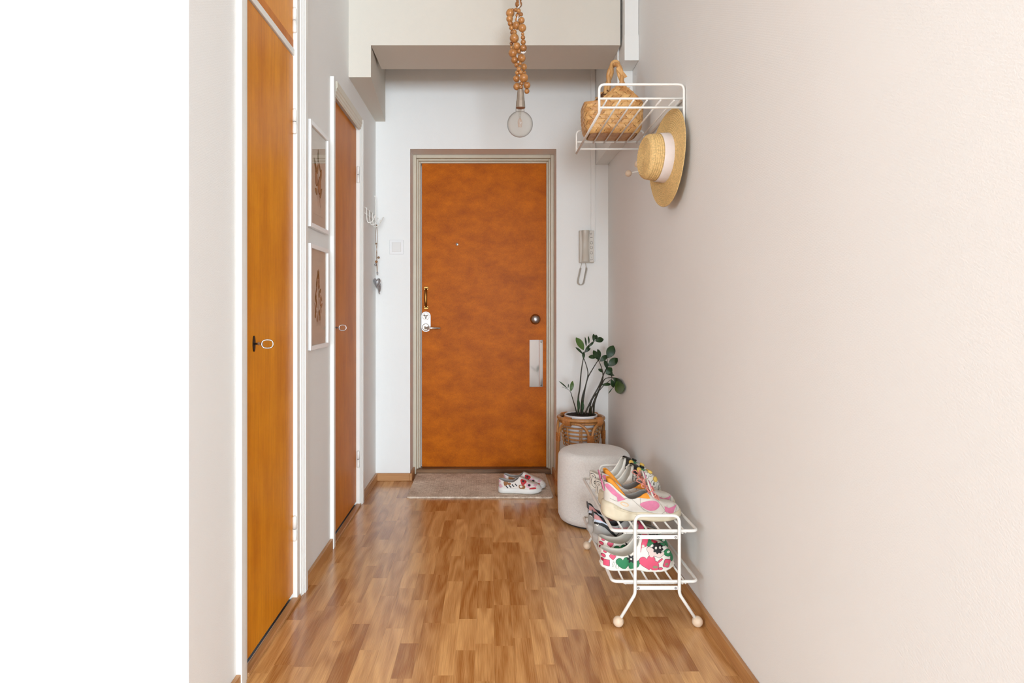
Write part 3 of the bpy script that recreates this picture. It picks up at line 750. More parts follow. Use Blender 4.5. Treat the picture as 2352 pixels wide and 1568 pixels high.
m = MB(); m.tube(smooth_path([(x_ - 0.003, y_ + 0.004, 1.69), (x_ - 0.006, y_, 1.60), (x_ + 0.002, y_, 1.50), (x_, y_, 1.42), (x_ + 0.002, y_, 1.36)], 6), 0.0016, 6); m.tube(smooth_path([(x_ - 0.001, y_ + 0.006, 1.69), (x_ + 0.006, y_, 1.6), (x_ - 0.002, y_, 1.5), (x_ + 0.003, y_, 1.42), (x_ + 0.006, y_ + 0.008, 1.36)], 6), 0.0016, 6)
m.build('twine', M['twine'], ho, smooth=True)
for (dx, z, r, mt) in ((-0.004, 1.565, 0.006, 'twine'), (0.012, 1.475, 0.008, 'twine'), (-0.002, 1.448, 0.009, 'bead'), (-0.007, 1.428, 0.009, 'heart'), (0.004, 1.375, 0.006, 'heart')):
    m = MB(); m.sphere((x_ + dx, y_, z), r, 10, 8); m.build('bead', M[mt], ho, smooth=True)
def heart_mesh(w, h, t, nm, c, rz):
    m = MB(); n = 36
    def fn(u, v):
        a = 2 * PI * u
        hx_ = 16 * math.sin(a) ** 3; hz = 13 * math.cos(a) - 5 * math.cos(2 * a) - 2 * math.cos(3 * a) - math.cos(4 * a)
        if hz < 0: hz *= 1.35
        s_ = math.sin(PI * v); k = -math.cos(PI * v)
        px_ = hx_ / 16 * w * s_; pz = hz / 17 * h * s_
        p = Vector((px_, k * t * (1 - 0.25 * abs(px_) / w), pz)); p.rotate(Matrix.Rotation(rz, 3, 'Z'))
        return p + Vector(c)
    m.grid(fn, n, 13, cu=True); m.build(nm, M['heart'], ho, smooth=True)
heart_mesh(0.024, 0.036, 0.014, 'heart', (x_ + 0.002, y_ - 0.008, 1.315), 0.1)
heart_mesh(0.022, 0.036, 0.010, 'heart', (x_ + 0.012, y_ + 0.025, 1.285), 1.2)

# ------------------------------------------------------------------ bead pendant lamp
PD = 3.0
lamp = thing('pendant_lamp', W(1194, 0, PD), 'pendant lamp of twisted wooden bead strings with a clear globe bulb', 'lamp')
lamp.location.z = ZC
sph = MB()
sph.sphere((0, 0, 0), 1.0, 20, 14); so = sph.build('bead', M['bead'], smooth=True); bead_mesh = so.data; bpy.data.objects.remove(so)
beads = [  # x, y, radius in the zoomed crop (4.75x), strand depth offset
 (245,-8,32,0),(243,46,37,0),(213,108,21,.0),(243,118,23,-.02),(176,112,19,.02),(270,157,21,-.02),(152,144,45,.03),(145,205,36,.02),(234,168,24,.01),(222,212,19,.01),
 (275,222,33,-.02),(153,257,28,.01),(221,279,43,.0),(283,305,42,-.03),(166,304,25,.01),(175,355,24,.02),(197,352,26,-.005),(288,371,17,-.02),(291,409,23,-.02),(196,417,48,-.01),
 (294,459,27,-.02),(166,475,20,.02),(224,503,38,-.01),(296,523,36,-.02),(166,517,18,.02),(181,578,46,.0),(249,560,24,.0),(276,634,42,-.01),(199,655,37,.0),(222,709,26,-.01),
 (260,694,18,-.02),(300,730,34,.02),(247,753,25,-.02),(229,793,25,.0),(268,789,22,-.02),(300,795,26,.03),(219,858,35,.01),(299,849,46,-.01),(274,912,22,.0),(225,944,38,.02),
 (334,930,36,-.01),(271,953,20,.0),(333,995,27,.0)]
lo = world_origin(lamp)
for (cx, cy, r, dz) in beads:
    p = W(1140 + cx / 4.75, cy / 4.75, PD + dz)
    place_mesh('bead', bead_mesh, lamp, p - lo, (random.uniform(-.6, .6), random.uniform(-.6, .6), random.uniform(0, 6)), [1.05 * r / 4.75 / F * (PD + dz)] * 3)
# the beads go on up to the ceiling
zc_ = W(0, -8, PD).z; x0_ = W(1140 + 245 / 4.75, 0, PD).x; k = 0
while True:
    zc_ += 0.030
    if zc_ > ZC - 0.06: break
    place_mesh('bead', bead_mesh, lamp, Vector((x0_ + 0.004 * math.sin(k), PD, zc_)) - lo, (0.3 * k, 0.2, k), [0.0145 + 0.002 * (k % 2)] * 3); k += 1
m = MB(); m.lathe([(0.045, 0), (0.045, -0.03), (0.02, -0.055), (0.004, -0.06)], 24, Matrix.Translation((x0_, PD, ZC))); m.build('ceiling_cup', M['white_paint'], lamp, smooth=True)
sc = [W(1140 + 258 / 4.75, 62 / 4.75, PD - .04), W(1140 + 236 / 4.75, 84 / 4.75, PD - .04), W(1140 + 252 / 4.75, 100 / 4.75, PD), W(1140 + 215 / 4.75, 300 / 4.75, PD), W(1140 + 210 / 4.75, 500 / 4.75, PD), W(1140 + 245 / 4.75, 720 / 4.75, PD), W(1140 + 265 / 4.75, 985 / 4.75, PD)]
m = MB(); m.tube([W(1140 + 245 / 4.75, -30 / 4.75, PD)] + smooth_path(sc, 8), 0.0028, 8)
m.tube(smooth_path([W(1140 + 270 / 4.75, 570 / 4.75, PD - .03), W(1140 + 295 / 4.75, 578 / 4.75, PD - .035), W(1140 + 318 / 4.75, 565 / 4.75, PD - .03)], 5), 0.003, 8)
m.tube(smooth_path([W(1140 + 288 / 4.75, 350 / 4.75, PD - .02), W(1140 + 296 / 4.75, 540 / 4.75, PD - .02), W(1140 + 280 / 4.75, 650 / 4.75, PD - .01)], 5), 0.002, 6)
m.build('cord', M['cord_white'], lamp, smooth=True)
def pxr(px): return px / 4.75 / F * PD
st_ = W(1140 + 264 / 4.75, 980 / 4.75, PD)
zs = lambda cy: W(0, cy / 4.75, PD).z - st_.z
m = MB(); m.lathe([(0.0005, zs(975)), (pxr(32), zs(980)), (pxr(36), zs(1010)), (pxr(44), zs(1098)), (pxr(47), zs(1100)), (pxr(52), zs(1170)), (pxr(52), zs(1178)), (pxr(46), zs(1178)), (0.0005, zs(1176))], 10, Matrix.Translation(st_)); m.build('socket', M['socket'], lamp, bevel=0.0005)
bc = W(1140 + 258 / 4.75, 1355 / 4.75, PD); rb = pxr(140)
prof = []
for i in range(25):
    a = PI * i / 24 * 0.885
    prof.append((max(1e-4, rb * math.sin(a)), -rb * math.cos(a)))
prof += [(pxr(48), rb * 0.97), (pxr(46), zs(1174) + st_.z - bc.z)]
m = MB(); m.lathe(prof, 40, Matrix.Translation(bc), close_ends=False); bulb = m.build('bulb', M['bulb_glass'], lamp, smooth=True)
m = MB(); m.lathe([(0.0065, rb * 1.2), (0.0055, rb * 0.75), (0.003, rb * 0.45), (0.0005, rb * 0.42)], 14, Matrix.Translation(bc)); m.build('stem', M['bulb_glass'], bulb, smooth=True)
m = MB()
for k in range(6):
    a = k * PI / 3
    m.tube([bc + Vector((0.004 * math.cos(a), 0.004 * math.sin(a), rb * 0.45)), bc + Vector((0.010 * math.cos(a), 0.010 * math.sin(a), rb * 0.2)), bc + Vector((0.007 * math.cos(a), 0.007 * math.sin(a), -rb * 0.22))], 0.0006, 5)
m.build('filament', M['filament'], bulb)

# ------------------------------------------------------------------ wire hat shelf
hs = thing('hat_shelf', (XR, 2.87, 1.83), 'white wire hat shelf with wooden ball pegs on the bare wall', 'shelf')
YA, YE = 2.54, 3.20; XI, XW = 0.442, 0.783; rt = 0.0052
for y in (YA, YE):
    m = MB(); m.tube(round_path([(XI, y, 1.93), (XI, y, 2.046), (XW, y, 2.046), (XW, y, 1.83)], 0.024), rt, 10); m.build('end_frame', M['white_wire'], hs, smooth=True)
    for z in (1.989, 1.953):
        m = MB(); m.tube([(XI, y, z), (XW, y, z)], rt * 0.85, 10); m.build('crossbar', M['white_wire'], hs, smooth=True)
m = MB(); m.tube([(XI, YA, 1.931), (XI, YE, 1.931)], rt, 10); m.build('front_rail', M['white_wire'], hs, smooth=True)
m = MB(); m.tube([(XW, YA, 1.995), (XW, YE, 1.995)], rt, 10); m.build('wall_rail', M['white_wire'], hs, smooth=True)
for i in range(6):
    x = XI + 0.030 + i * 0.0545
    m = MB(); m.tube([(x, YA, 1.9835), (x, YE, 1.9835)], 0.0036, 8); m.build('shelf_rod', M['white_wire'], hs, smooth=True)
m = MB(); m.tube([(XW, YA, 1.833), (XW, YE, 1.833)], rt, 10); m.build('peg_rail', M['white_wire'], hs, smooth=True)
for y in (2.66, 2.92, 3.12):
    m = MB(); m.tube([(XW, y, 1.832), (0.70, y, 1.815)], 0.0035, 8); pg = m.build('peg', M['white_wire'], hs, smooth=True)
    m = MB(); m.sphere((0.688, y, 1.812), 0.0165, 14, 10); m.build('peg_ball', M['ball_wood'], pg, smooth=True)

# ------------------------------------------------------------------ birch basket on the shelf
BX, BY, BZ = 0.600, 3.102, 1.9885
HA, HB, CR = 0.134, 0.088, 0.045
bk = thing('woven_basket', (BX, BY, BZ), 'woven birch-chip basket with a looped handle standing on the hat shelf', 'basket')
segs = []
def per_len():
    return 2 * (2 * (HA - CR)) + 2 * (2 * (HB - CR)) + 2 * PI * CR
PERI = per_len()
def per_point(u):
    """u in metres along the rim, starting at the middle of the front face, going +x"""
    u = u % PERI
    a = HA - CR; b = HB - CR; q = PI * CR / 2
    parts = [('l', a), ('c', q, 0), ('l2', 2 * b), ('c', q, 1), ('l3', 2 * a), ('c', q, 2), ('l4', 2 * b), ('c', q, 3), ('l5', a)]
    for p in parts:
        L_ = p[1]
        if u <= L_ + 1e-9:
            if p[0] == 'l': return Vector((u, -HB)), Vector((0, -1))
            if p[0] == 'l2': return Vector((HA, -b + u)), Vector((1, 0))
            if p[0] == 'l3': return Vector((a - u, HB)), Vector((0, 1))
            if p[0] == 'l4': return Vector((-HA, b - u)), Vector((-1, 0))
            if p[0] == 'l5': return Vector((-a + u, -HB)), Vector((0, -1))
            ctr = [Vector((a, -b)), Vector((a, b)), Vector((-a, b)), Vector((-a, -b))][p[2]]
            st0 = [-PI / 2, 0, PI / 2, PI][p[2]]; an = st0 + u / CR
            n = Vector((math.cos(an), math.sin(an))); return ctr + n * CR, n
        u -= L_
    return Vector((0, -HB)), Vector((0, -1))
HBASK = 0.150
def rim_h(u):
    u = u % PERI; best = 1e9
    for c in (0.040, PERI / 2 + 0.014, PERI + 0.040):
        best = min(best, abs(u - c))
    return HBASK + max(0.0, 0.105 * (1 - best / 0.095)) + 0.006 * math.cos(u * 40)
def bpos(u, v, off):
    p, n = per_point(u)
    hfrac = v / HBASK
    bulge = 1.0 + 0.05 * math.sin(min(1, hfrac) * PI * 0.8) - 0.06 * (1 - min(1, hfrac)) ** 2
    inward = max(0.0, v - HBASK) * 0.55
    q = p * bulge + n * (off - inward)
    rnd_ = 0.0
    if v < 0.02: rnd_ = (0.02 - v)
    q = q - n * rnd_ * 0.6
    return (BX + q.x, BY + q.y, BZ + v)
ns = 20; du = PERI / ns; sw_ = du / math.sqrt(2)
def strip(k, sgn):
    m = MB(); hwid = du * 0.445
    step = du / 14; pts = []; i = 0
    vcur = 0.0
    u0 = k * du; rowsP = []
    while True:
        t = i * step / 1.0
        v = t; u = u0 + sgn * t
        if v > 0.27: break
        hmax = rim_h(u)
        if v > hmax: break
        # over / under, half-period one crossing
        ph = PI * (2 * v / du) + (0 if sgn > 0 else PI)
        off = 0.0021 * math.tanh(2.5 * math.sin(ph)) + 0.0021
        rowsP.append([bpos(u - hwid, v, off), bpos(u, v, off + 0.0004), bpos(u + hwid, v, off)])
        i += 1
    vs = [p for r in rowsP for p in r]; fs = []
    for r in range(len(rowsP) - 1):
        for c in range(2): fs.append((r*3+c, r*3+c+1, (r+1)*3+c+1, (r+1)*3+c))
    m.add(vs, fs)
    o = m.build('weave_strip', M['birch_bark'], bk)
    sm = o.modifiers.new('thickness', 'SOLIDIFY'); sm.thickness = 0.0008; sm.offset = 0
for k in range(ns):
    strip(k, 1); strip(k + 0.5, -1)
m = MB()
m.grid(lambda u, v: bpos(u * PERI, v * (rim_h(u * PERI) - 0.004), -0.0035), 80, 8, cu=True); m.build('lining', M['basket_shade'], bk, smooth=True)  # added dark sheet behind the strips, painted shade for the weave gaps
m = MB()
vs = [bpos(PERI * i / 60, 0.0, -0.002) for i in range(60)]
m.add(vs + [(v[0], v[1], v[2] + 0.004) for v in vs], [tuple(range(60)), tuple(range(60, 120))] + [(i, (i + 1) % 60, (i + 1) % 60 + 60, i + 60) for i in range(60)])
m.build('base', M['birch_bark'], bk)
m = MB(); m.grid(lambda u, v: bpos(u * PERI, rim_h(u * PERI) - 0.011 + 0.013 * v, 0.0042 + 0.001 * math.sin(PI * v)), 160, 4, cu=True); o = m.build('rim_band', M['birch_bark'], bk)
sm = o.modifiers.new('thickness', 'SOLIDIFY'); sm.thickness = 0.0012; sm.offset = 0
# handle: an arch from front to back of twisted chips
def arch(t):
    a = PI * t
    return Vector((BX + 0.046 - 0.062 * t, BY - 0.050 * math.cos(a), BZ + 0.225 + 0.135 * math.sin(a)))
pts = [arch(i / 40) for i in range(41)]
for s_ in (0, 1):
    hp = []
    for i, p in enumerate(pts):
        an = i * 0.42 + s_ * PI
        hp.append(p + Vector((0.007 * math.cos(an), 0, 0)) + (Vector((0, 0, 0.007 * math.sin(an))) if 8 < i < 32 else Vector((0, 0.007 * math.sin(an), 0))))
    m = MB(); m.tube(hp, 0.0105, 8); m.build('handle_strand', M['birch_bark'], bk, smooth=True)
m = MB(); e0 = arch(0.20) + Vector((0.004, -0.018, -0.01)); ea = Vector((0.62, 0, -0.78)); eb = Vector((0.78, 0, 0.62))
m.add([e0 - ea * 0.03 - eb * 0.010, e0 - ea * 0.03 + eb * 0.010, e0 + ea * 0.034 + eb * 0.009, e0 + ea * 0.030 - eb * 0.009], [(0, 1, 2, 3)])
o = m.build('tied_end', M['birch_bark'], bk); sm = o.modifiers.new('t', 'SOLIDIFY'); sm.thickness = 0.002

# ------------------------------------------------------------------ straw hat on the peg
HC = Vector((0.742, 2.645, 1.775))
hat = thing('straw_hat', HC, 'straw boater hat with a pale ribbon hanging from the hat shelf', 'hat')
ax = Vector((-math.cos(0.14), -math.sin(0.14), 0.03)).normalized()
e1 = Vector((0, 0, 1)).cross(ax).normalized(); e2 = ax.cross(e1)
def hat_fn(prof, seg=72, crown_oval=0.9):
    m = MB()
    def fn(i, j):
        f = j * (len(prof) - 1); a = int(f); b = min(a + 1, len(prof) - 1); t = f - a
        r = prof[a][0] * (1 - t) + prof[b][0] * t; h = prof[a][1] * (1 - t) + prof[b][1] * t
        an = 2 * PI * i
        h2 = h
        if h < 0.02: h2 = h + 0.006 * math.cos(2 * an + 0.6) * max(0, (r - 0.1) / 0.1) - 0.012 * max(0, math.cos(an - 2.6)) * max(0, (r - 0.1) / 0.1)
        return HC + ax * h2 + e1 * (r * math.cos(an) * 0.94) + e2 * (r * math.sin(an))
    m.grid(fn, seg, len(prof), cu=True)
    return m
def ridged(p0, p1, n, amp, out):
    res = []
    for i in range(n * 4 + 1):
        t = i / (n * 4); b_ = amp * abs(math.sin(PI * t * n))
        res.append((p0[0] + (p1[0] - p0[0]) * t + out[0] * b_, p0[1] + (p1[1] - p0[1]) * t + out[1] * b_))
    return res
m = hat_fn(ridged((0.203, 0.0), (0.098, 0.004), 13, 0.0026, (0, 1)) ); o = m.build('brim', M['straw'], hat, smooth=True)
sm = o.modifiers.new('t', 'SOLIDIFY'); sm.thickness = 0.003
side = ridged((0.100, 0.002), (0.090, 0.088), 10, 0.0026, (1, 0))
topc = [(0.087, 0.094), (0.082, 0.097)] + ridged((0.080, 0.098), (0.006, 0.098), 10, 0.0026, (0, 1)) + [(0.0005, 0.098)]
m = hat_fn(side + topc); m.build('crown', M['straw'], hat, smooth=True)
m = hat_fn([(0.1025, 0.003), (0.1035, 0.006), (0.0995, 0.042), (0.098, 0.045)]); o = m.build('ribbon_band', M['ribbon'], hat, smooth=True)

# ------------------------------------------------------------------ pouf
PC = Vector((0.566, 3.42, 0))
pf = thing('pouf', PC, 'round white boucle pouf before the rattan plant stand', 'stool')
R0 = 0.193; HT = 0.395
prof = [(0.0005, 0.008), (R0 - 0.03, 0.008), (R0 - 0.012, 0.014), (R0, 0.04)]
for i in range(1, 12): prof.append((R0 + 0.003 * math.sin(PI * i / 12), 0.045 + (HT - 0.10) * i / 12))
for i in range(9):
    a = PI / 2 * i / 8; prof.append((R0 - 0.042 + 0.042 * math.cos(a), HT - 0.055 + 0.042 * math.sin(a)))
prof += [(R0 - 0.08, HT - 0.008), (R0 - 0.13, HT - 0.002), (0.0005, HT)]
m = MB(); m.lathe(prof, 72, Matrix.Translation(PC)); m.build('cushion', M['boucle'], pf, smooth=True)
m = MB(); m.lathe([(R0 - 0.03, 0.0), (R0 - 0.03, 0.009)], 48, Matrix.Translation(PC)); m.build('base', M['boucle_base'], pf)

# ------------------------------------------------------------------ rattan plant stand
SC = Vector((0.566, 3.90, 0))
ps = thing('plant_stand', SC, 'rattan plant stand with coiled basket rings behind the pouf', 'plant stand')
RZ = 0.472; RR = 0.137
circ = lambda r, z, n=48, ph=0: [SC + Vector((r * math.cos(2 * PI * i / n + ph), r * math.sin(2 * PI * i / n + ph), z)) for i in range(n)]
m = MB(); m.tube(circ(RR, RZ), 0.0115, 10, closed=True); m.build('top_ring', M['rattan'], ps, smooth=True)
m = MB(); m.tube(circ(RR - 0.012, RZ - 0.022), 0.008, 8, closed=True); m.build('under_ring', M['rattan'], ps, smooth=True)
leg_ang = [-1.32, -1.32 + PI / 2, -1.32 + PI, -1.32 + 1.5 * PI]
for a in leg_ang:
    ct = Vector((math.cos(a), math.sin(a), 0)); sd_ = Vector((-math.sin(a), math.cos(a), 0))
    for s_ in (-1, 1):
        up = []
        for (da, rr_, z) in ((0.66, RR - 0.002, RZ - 0.020), (0.42, RR + 0.001, RZ - 0.024), (0.2, RR + 0.006, RZ - 0.046), (0.085, RR + 0.010, RZ - 0.080)):
            an = a + s_ * da; up.append(SC + Vector((rr_ * math.cos(an), rr_ * math.sin(an), z)))
        for z in (RZ - 0.12, 0.2, 0.0):
            rr_ = RR + 0.012 + (RZ - 0.1 - z) * 0.03
            up.append(SC + ct * rr_ + sd_ * s_ * 0.0085 + Vector((0, 0, z)))
        m = MB(); m.tube(smooth_path(up, 6), 0.0085, 9); lg = m.build('leg_cane', M['rattan'], ps, smooth=True)
    for z0_, n_ in ((RZ - 0.088, 10), (0.10, 7)):
        m = MB()
        for i in range(n_):
            rr_ = RR + 0.0125 + (RZ - 0.1 - z0_) * 0.03; c = SC + ct * rr_ + Vector((0, 0, z0_ - i * 0.0052))
            loop = [c + ct * (0.0108 * math.sin(t)) + sd_ * (0.0195 * math.cos(t)) for t in [2 * PI * q / 16 for q in range(16)]]
            m.tube(loop, 0.0028, 6, closed=True)
        m.build('binding', M['rattan_wrap'], ps, smooth=True)
    m = MB()
    for i in range(9):
        an = a + 0.52 + (i - 4) * 0.045; c = SC + Vector(((RR - 0.005) * math.cos(an), (RR - 0.005) * math.sin(an), RZ - 0.010)); ct2 = Vector((math.cos(an), math.sin(an), 0))
        loop = [c + ct2 * (0.0165 * math.cos(t)) + Vector((0, 0, 0.026 * math.sin(t))) for t in [2 * PI * q / 14 for q in range(14)]]
        m.tube(loop, 0.0026, 6, closed=True)
    m.build('binding', M['rattan_wrap'], ps, smooth=True)
for i in range(7):
    z = RZ - 0.052 - i * 0.0235; rr_ = RR - 0.022 - 0.004 * i - 0.01 * max(0, i - 4)
    m = MB(); m.tube(circ(rr_, z), 0.0052, 8, closed=True); m.build('basket_ring', M['rattan'], ps, smooth=True)
for j in range(8):
    an = -1.32 + PI / 8 + j * PI / 4
    m = MB()
    for i in range(6):
        z = RZ - 0.063 - i * 0.0235; rr_ = RR - 0.020 - 0.004 * i - 0.01 * max(0, i - 4); c = SC + Vector((rr_ * math.cos(an), rr_ * math.sin(an), z)); ct2 = Vector((math.cos(an), math.sin(an), 0)); t2 = Vector((-math.sin(an), math.cos(an), 0))
        loop = [c + (ct2 * 0.6 + t2 * 0.6) * (0.010 * math.cos(t)) + Vector((0, 0, 0.013 * math.sin(t))) for t in [2 * PI * q / 14 for q in range(14)]]
        m.tube(loop, 0.0036, 6, closed=True)
    m.build('basket_knot', M['rattan'], ps, smooth=True)
m = MB(); m.tube(circ(RR - 0.07, RZ - 0.205), 0.006, 8, closed=True)
for i in range(4):
    a = i * PI / 4; v_ = Vector((math.cos(a), math.sin(a), 0)) * (RR - 0.06); m.tube([SC + v_ + Vector((0, 0, RZ - 0.205)), SC - v_ + Vector((0, 0, RZ - 0.205))], 0.005, 8)
m.build('basket_bottom', M['rattan'], ps, smooth=True)
for a in leg_ang:
    ct = Vector((math.cos(a), math.sin(a), 0))
    m = MB(); m.tube([SC + ct * (RR - 0.07) + Vector((0, 0, RZ - 0.205)), SC + ct * (RR + 0.018) + Vector((0, 0, RZ - 0.20))], 0.005, 8); m.build('strut', M['rattan'], ps, smooth=True)

# ------------------------------------------------------------------ potted plant
pp = thing('potted_plant', SC + Vector((0, 0, RZ - 0.198)), 'dark green zamioculcas plant in a white pot set in the rattan stand', 'plant')
PT = RZ + 0.020; prr = 0.101
m = MB(); m.lathe([(0.0005, RZ - 0.196), (prr * 0.82, RZ - 0.196), (prr * 0.86, RZ - 0.188), (prr * 0.97, PT - 0.03), (prr, PT - 0.004), (prr - 0.001, PT), (prr - 0.005, PT), (prr - 0.007, PT - 0.02), (0.0005, PT - 0.021)], 48, Matrix.Translation(SC)); m.build('pot', M['pot'], pp, smooth=True)
m = MB()
rs = random.Random(5)
m.grid(lambda u, v: SC + Vector(((prr - 0.0075) * v * math.cos(2 * PI * u), (prr - 0.0075) * v * math.sin(2 * PI * u), PT - 0.006 + 0.006 * math.sin(37 * u * v + 9 * v) * (1 - v) + 0.003 * rs.random())), 36, 10, cu=True)
so_ = m.build('soil', M['soil'], pp, smooth=True); so_['kind'] = 'stuff'
def PP(cx, cy, dd=0.0):       # crop of 7.128x at (1270, 750)
    return W(1270 + cx / 7.128, 750 + cy / 7.128, SC.y + dd)
def stem(pts, r0, r1, dd):
    P = smooth_path([PP(x, y, dd * (0.3 + 0.7 * i / max(1, len(pts) - 1))) for i, (x, y) in enumerate(pts)], 6); n = len(P)
    m = MB(); m.tube(P, [r0 + (r1 - r0) * i / (n - 1) for i in range(n)], 8); return m.build('stem', M['stem'], pp, smooth=True)
def leaf(b, t, w, dd, light=False, fold=0.12, face=0.35):
    B = PP(*b, dd); T = PP(*t, dd + 0.012); L_ = T - B; n = 9
    view = Vector((0.1, -1, face)).normalized(); sv = L_.cross(view).normalized(); up = sv.cross(L_).normalized()
    hw_ = w * 1.22 / 7.128 / F * SC.y / 2; m = MB(); vs = []; fs = []
    for i in range(n):
        t_ = i / (n - 1); ww = hw_ * max(0.02, math.sin(PI * t_ ** 1.05) ** 0.7)
        c = B + L_ * t_ + up * (0.006 * math.sin(PI * t_))
        vs += [c - sv * ww + up * ww * fold, c, c + sv * ww + up * ww * fold]
    for i in range(n - 1):
        for k in range(2): fs.append((i*3+k, i*3+k+1, (i+1)*3+k+1, (i+1)*3+k))
    # leaves that would reach the wall grow forward, away from it
    eye = Vector((0, 0, CAM_H))
    vs = [eye + (v - eye) * min(1.0, 0.778 / v.x) if v.x > 0.1 else v for v in vs]
    m.add(vs, fs); o = m.build('leaf', M['leaf_light'] if light else M['leaf'], pp, smooth=True)
    s_ = o.modifiers.new('t', 'SOLIDIFY'); s_.thickness = 0.0008; s_.offset = 0
    sb = o.modifiers.new('s', 'SUBSURF'); sb.levels = 1; sb.render_levels = 1
stem([(420, 1450), (415, 1180), (440, 1000), (465, 720), (500, 505)], 0.006, 0.0028, -0.02)
stem([(455, 1450), (480, 1160), (545, 930), (572, 740), (508, 520)], 0.0055, 0.0024, 0.0)
stem([(480, 1450), (500, 1170), (560, 870), (640, 710), (752, 530)], 0.0055, 0.0024, 0.02)
stem([(400, 1450), (345, 1250), (290, 1070)], 0.004, 0.002, -0.03)
stem([(290, 1070), (250, 1030), (150, 985)], 0.0015, 0.0008, -0.03)
stem([(520, 1440), (640, 1180), (760, 960), (830, 780), (885, 650), (888, 500)], 0.0055, 0.0022, -0.02)
stem([(665, 1450), (680, 1240), (760, 1020), (815, 860), (810, 720), (748, 545)], 0.0065, 0.002, -0.04)
stem([(590, 1450), (720, 1100), (800, 950), (860, 850), (985, 830)], 0.005, 0.002, -0.06)
stem([(585, 1450), (640, 1200), (790, 1010), (870, 930), (985, 840)], 0.004, 0.0015, 0.0)
stem([(620, 1450), (620, 1310)], 0.007, 0.006, -0.05)
stem([(495, 545), (520, 420), (560, 330), (660, 245), (740, 225)], 0.003, 0.0015, -0.02)
stem([(888, 640), (960, 770), (960, 850)], 0.002, 0.0015, -0.05)
for sh in ((418, 1400, 408, 1165), (480, 1400, 478, 1210)):
    leaf((sh[0], sh[1]), (sh[2], sh[3]), 44, -0.03, fold=0.8)
for (b, t, w, dd, lt) in [((505, 385), (375, 175), 95, -.02, True), ((490, 450), (368, 335), 34, -.03, False), ((545, 330), (524, 165), 26, 0, False), ((590, 285), (575, 150), 26, .01, False),
    ((500, 530), (495, 410), 44, -.03, False), ((535, 420), (615, 350), 34, -.02, False), ((520, 430), (600, 300), 40, -.02, False), ((590, 330), (670, 240), 34, -.01, False), ((665, 245), (665, 115), 46, -.02, False), ((705, 225), (705, 130), 46, .02, False), ((690, 235), (832, 205), 80, -.02, False),
    ((720, 500), (580, 495), 62, 0, False), ((735, 540), (660, 385), 78, -.02, False), ((775, 505), (730, 365), 52, .01, False), ((745, 570), (740, 430), 50, 0.0, False), ((770, 570), (890, 465), 72, -.03, False),
    ((895, 515), (990, 305), 128, -.03, False), ((905, 645), (1060, 515), 105, -.04, False), ((885, 690), (845, 545), 62, -.03, False), ((865, 775), (965, 670), 90, -.04, False), ((815, 750), (742, 690), 46, -.02, False), ((880, 780), (1010, 798), 26, 0, False), ((962, 830), (945, 700), 34, -.03, False),
    ((985, 830), (1148, 1010), 105, -.05, False), ((1050, 880), (1110, 1105), 150, -.07, True), ((950, 860), (995, 1000), 66, -.06, False), ((795, 955), (955, 940), 46, -.06, False), ((985, 990), (905, 1095), 14, -.03, False),
    ((245, 1020), (95, 890), 18, -.03, False), ((245, 1010), (252, 935), 14, -.02, False), ((290, 1060), (322, 885), 56, -.04, True)]:
    leaf(b, t, w, dd, lt)

# ------------------------------------------------------------------ doormat
A0 = (-0.502, 0.389, 3.80, 4.35)
dm = thing('doormat', ((A0[0] + A0[1]) / 2, (A0[2] + A0[3]) / 2, 0.0), 'beige woven jute doormat before the entrance door', 'mat')
m = MB(); nx, ny = 220, 92
def matz(u, v):
    r = 0.03; x = u * (A0[1] - A0[0]); y = v * (A0[3] - A0[2]); w_ = A0[1] - A0[0]; h_ = A0[3] - A0[2]
    px_ = A0[0] + x; py_ = A0[2] + y
    cx = min(max(x, r), w_ - r); cy = min(max(y, r), h_ - r); dx = x - cx; dy = y - cy; dl = math.hypot(dx, dy)
    if dl > r: px_ = A0[0] + cx + dx / dl * r; py_ = A0[2] + cy + dy / dl * r
    jx = int(u * (nx - 1)); jy = int(v * (ny - 1))
    edge = min(u, 1 - u, v, 1 - v)
    wv = 0.0016 * (math.sin(jx * PI / 2 + (jy // 2 % 2) * PI)) + 0.0012 * math.sin(jy * PI / 2)
    z = 0.009 + wv + 0.0012 * math.sin(9 * x + 3) * math.sin(11 * y)
    if edge <= 0: z = 0.001
    if jy == 1 and jx % 4 < 2: py_ -= 0.003
    px_ -= 0.012 * (1 - v) * 0.0
    return (px_, py_, z)
m.grid(matz, nx, ny); m.build('weave', M['jute'], dm, smooth=True)
m = MB(); m.box(A0[0] + 0.012, A0[1] - 0.012, A0[2] + 0.008, A0[3] - 0.008, 0.0004, 0.004); m.build('backing', M['twine'], dm)

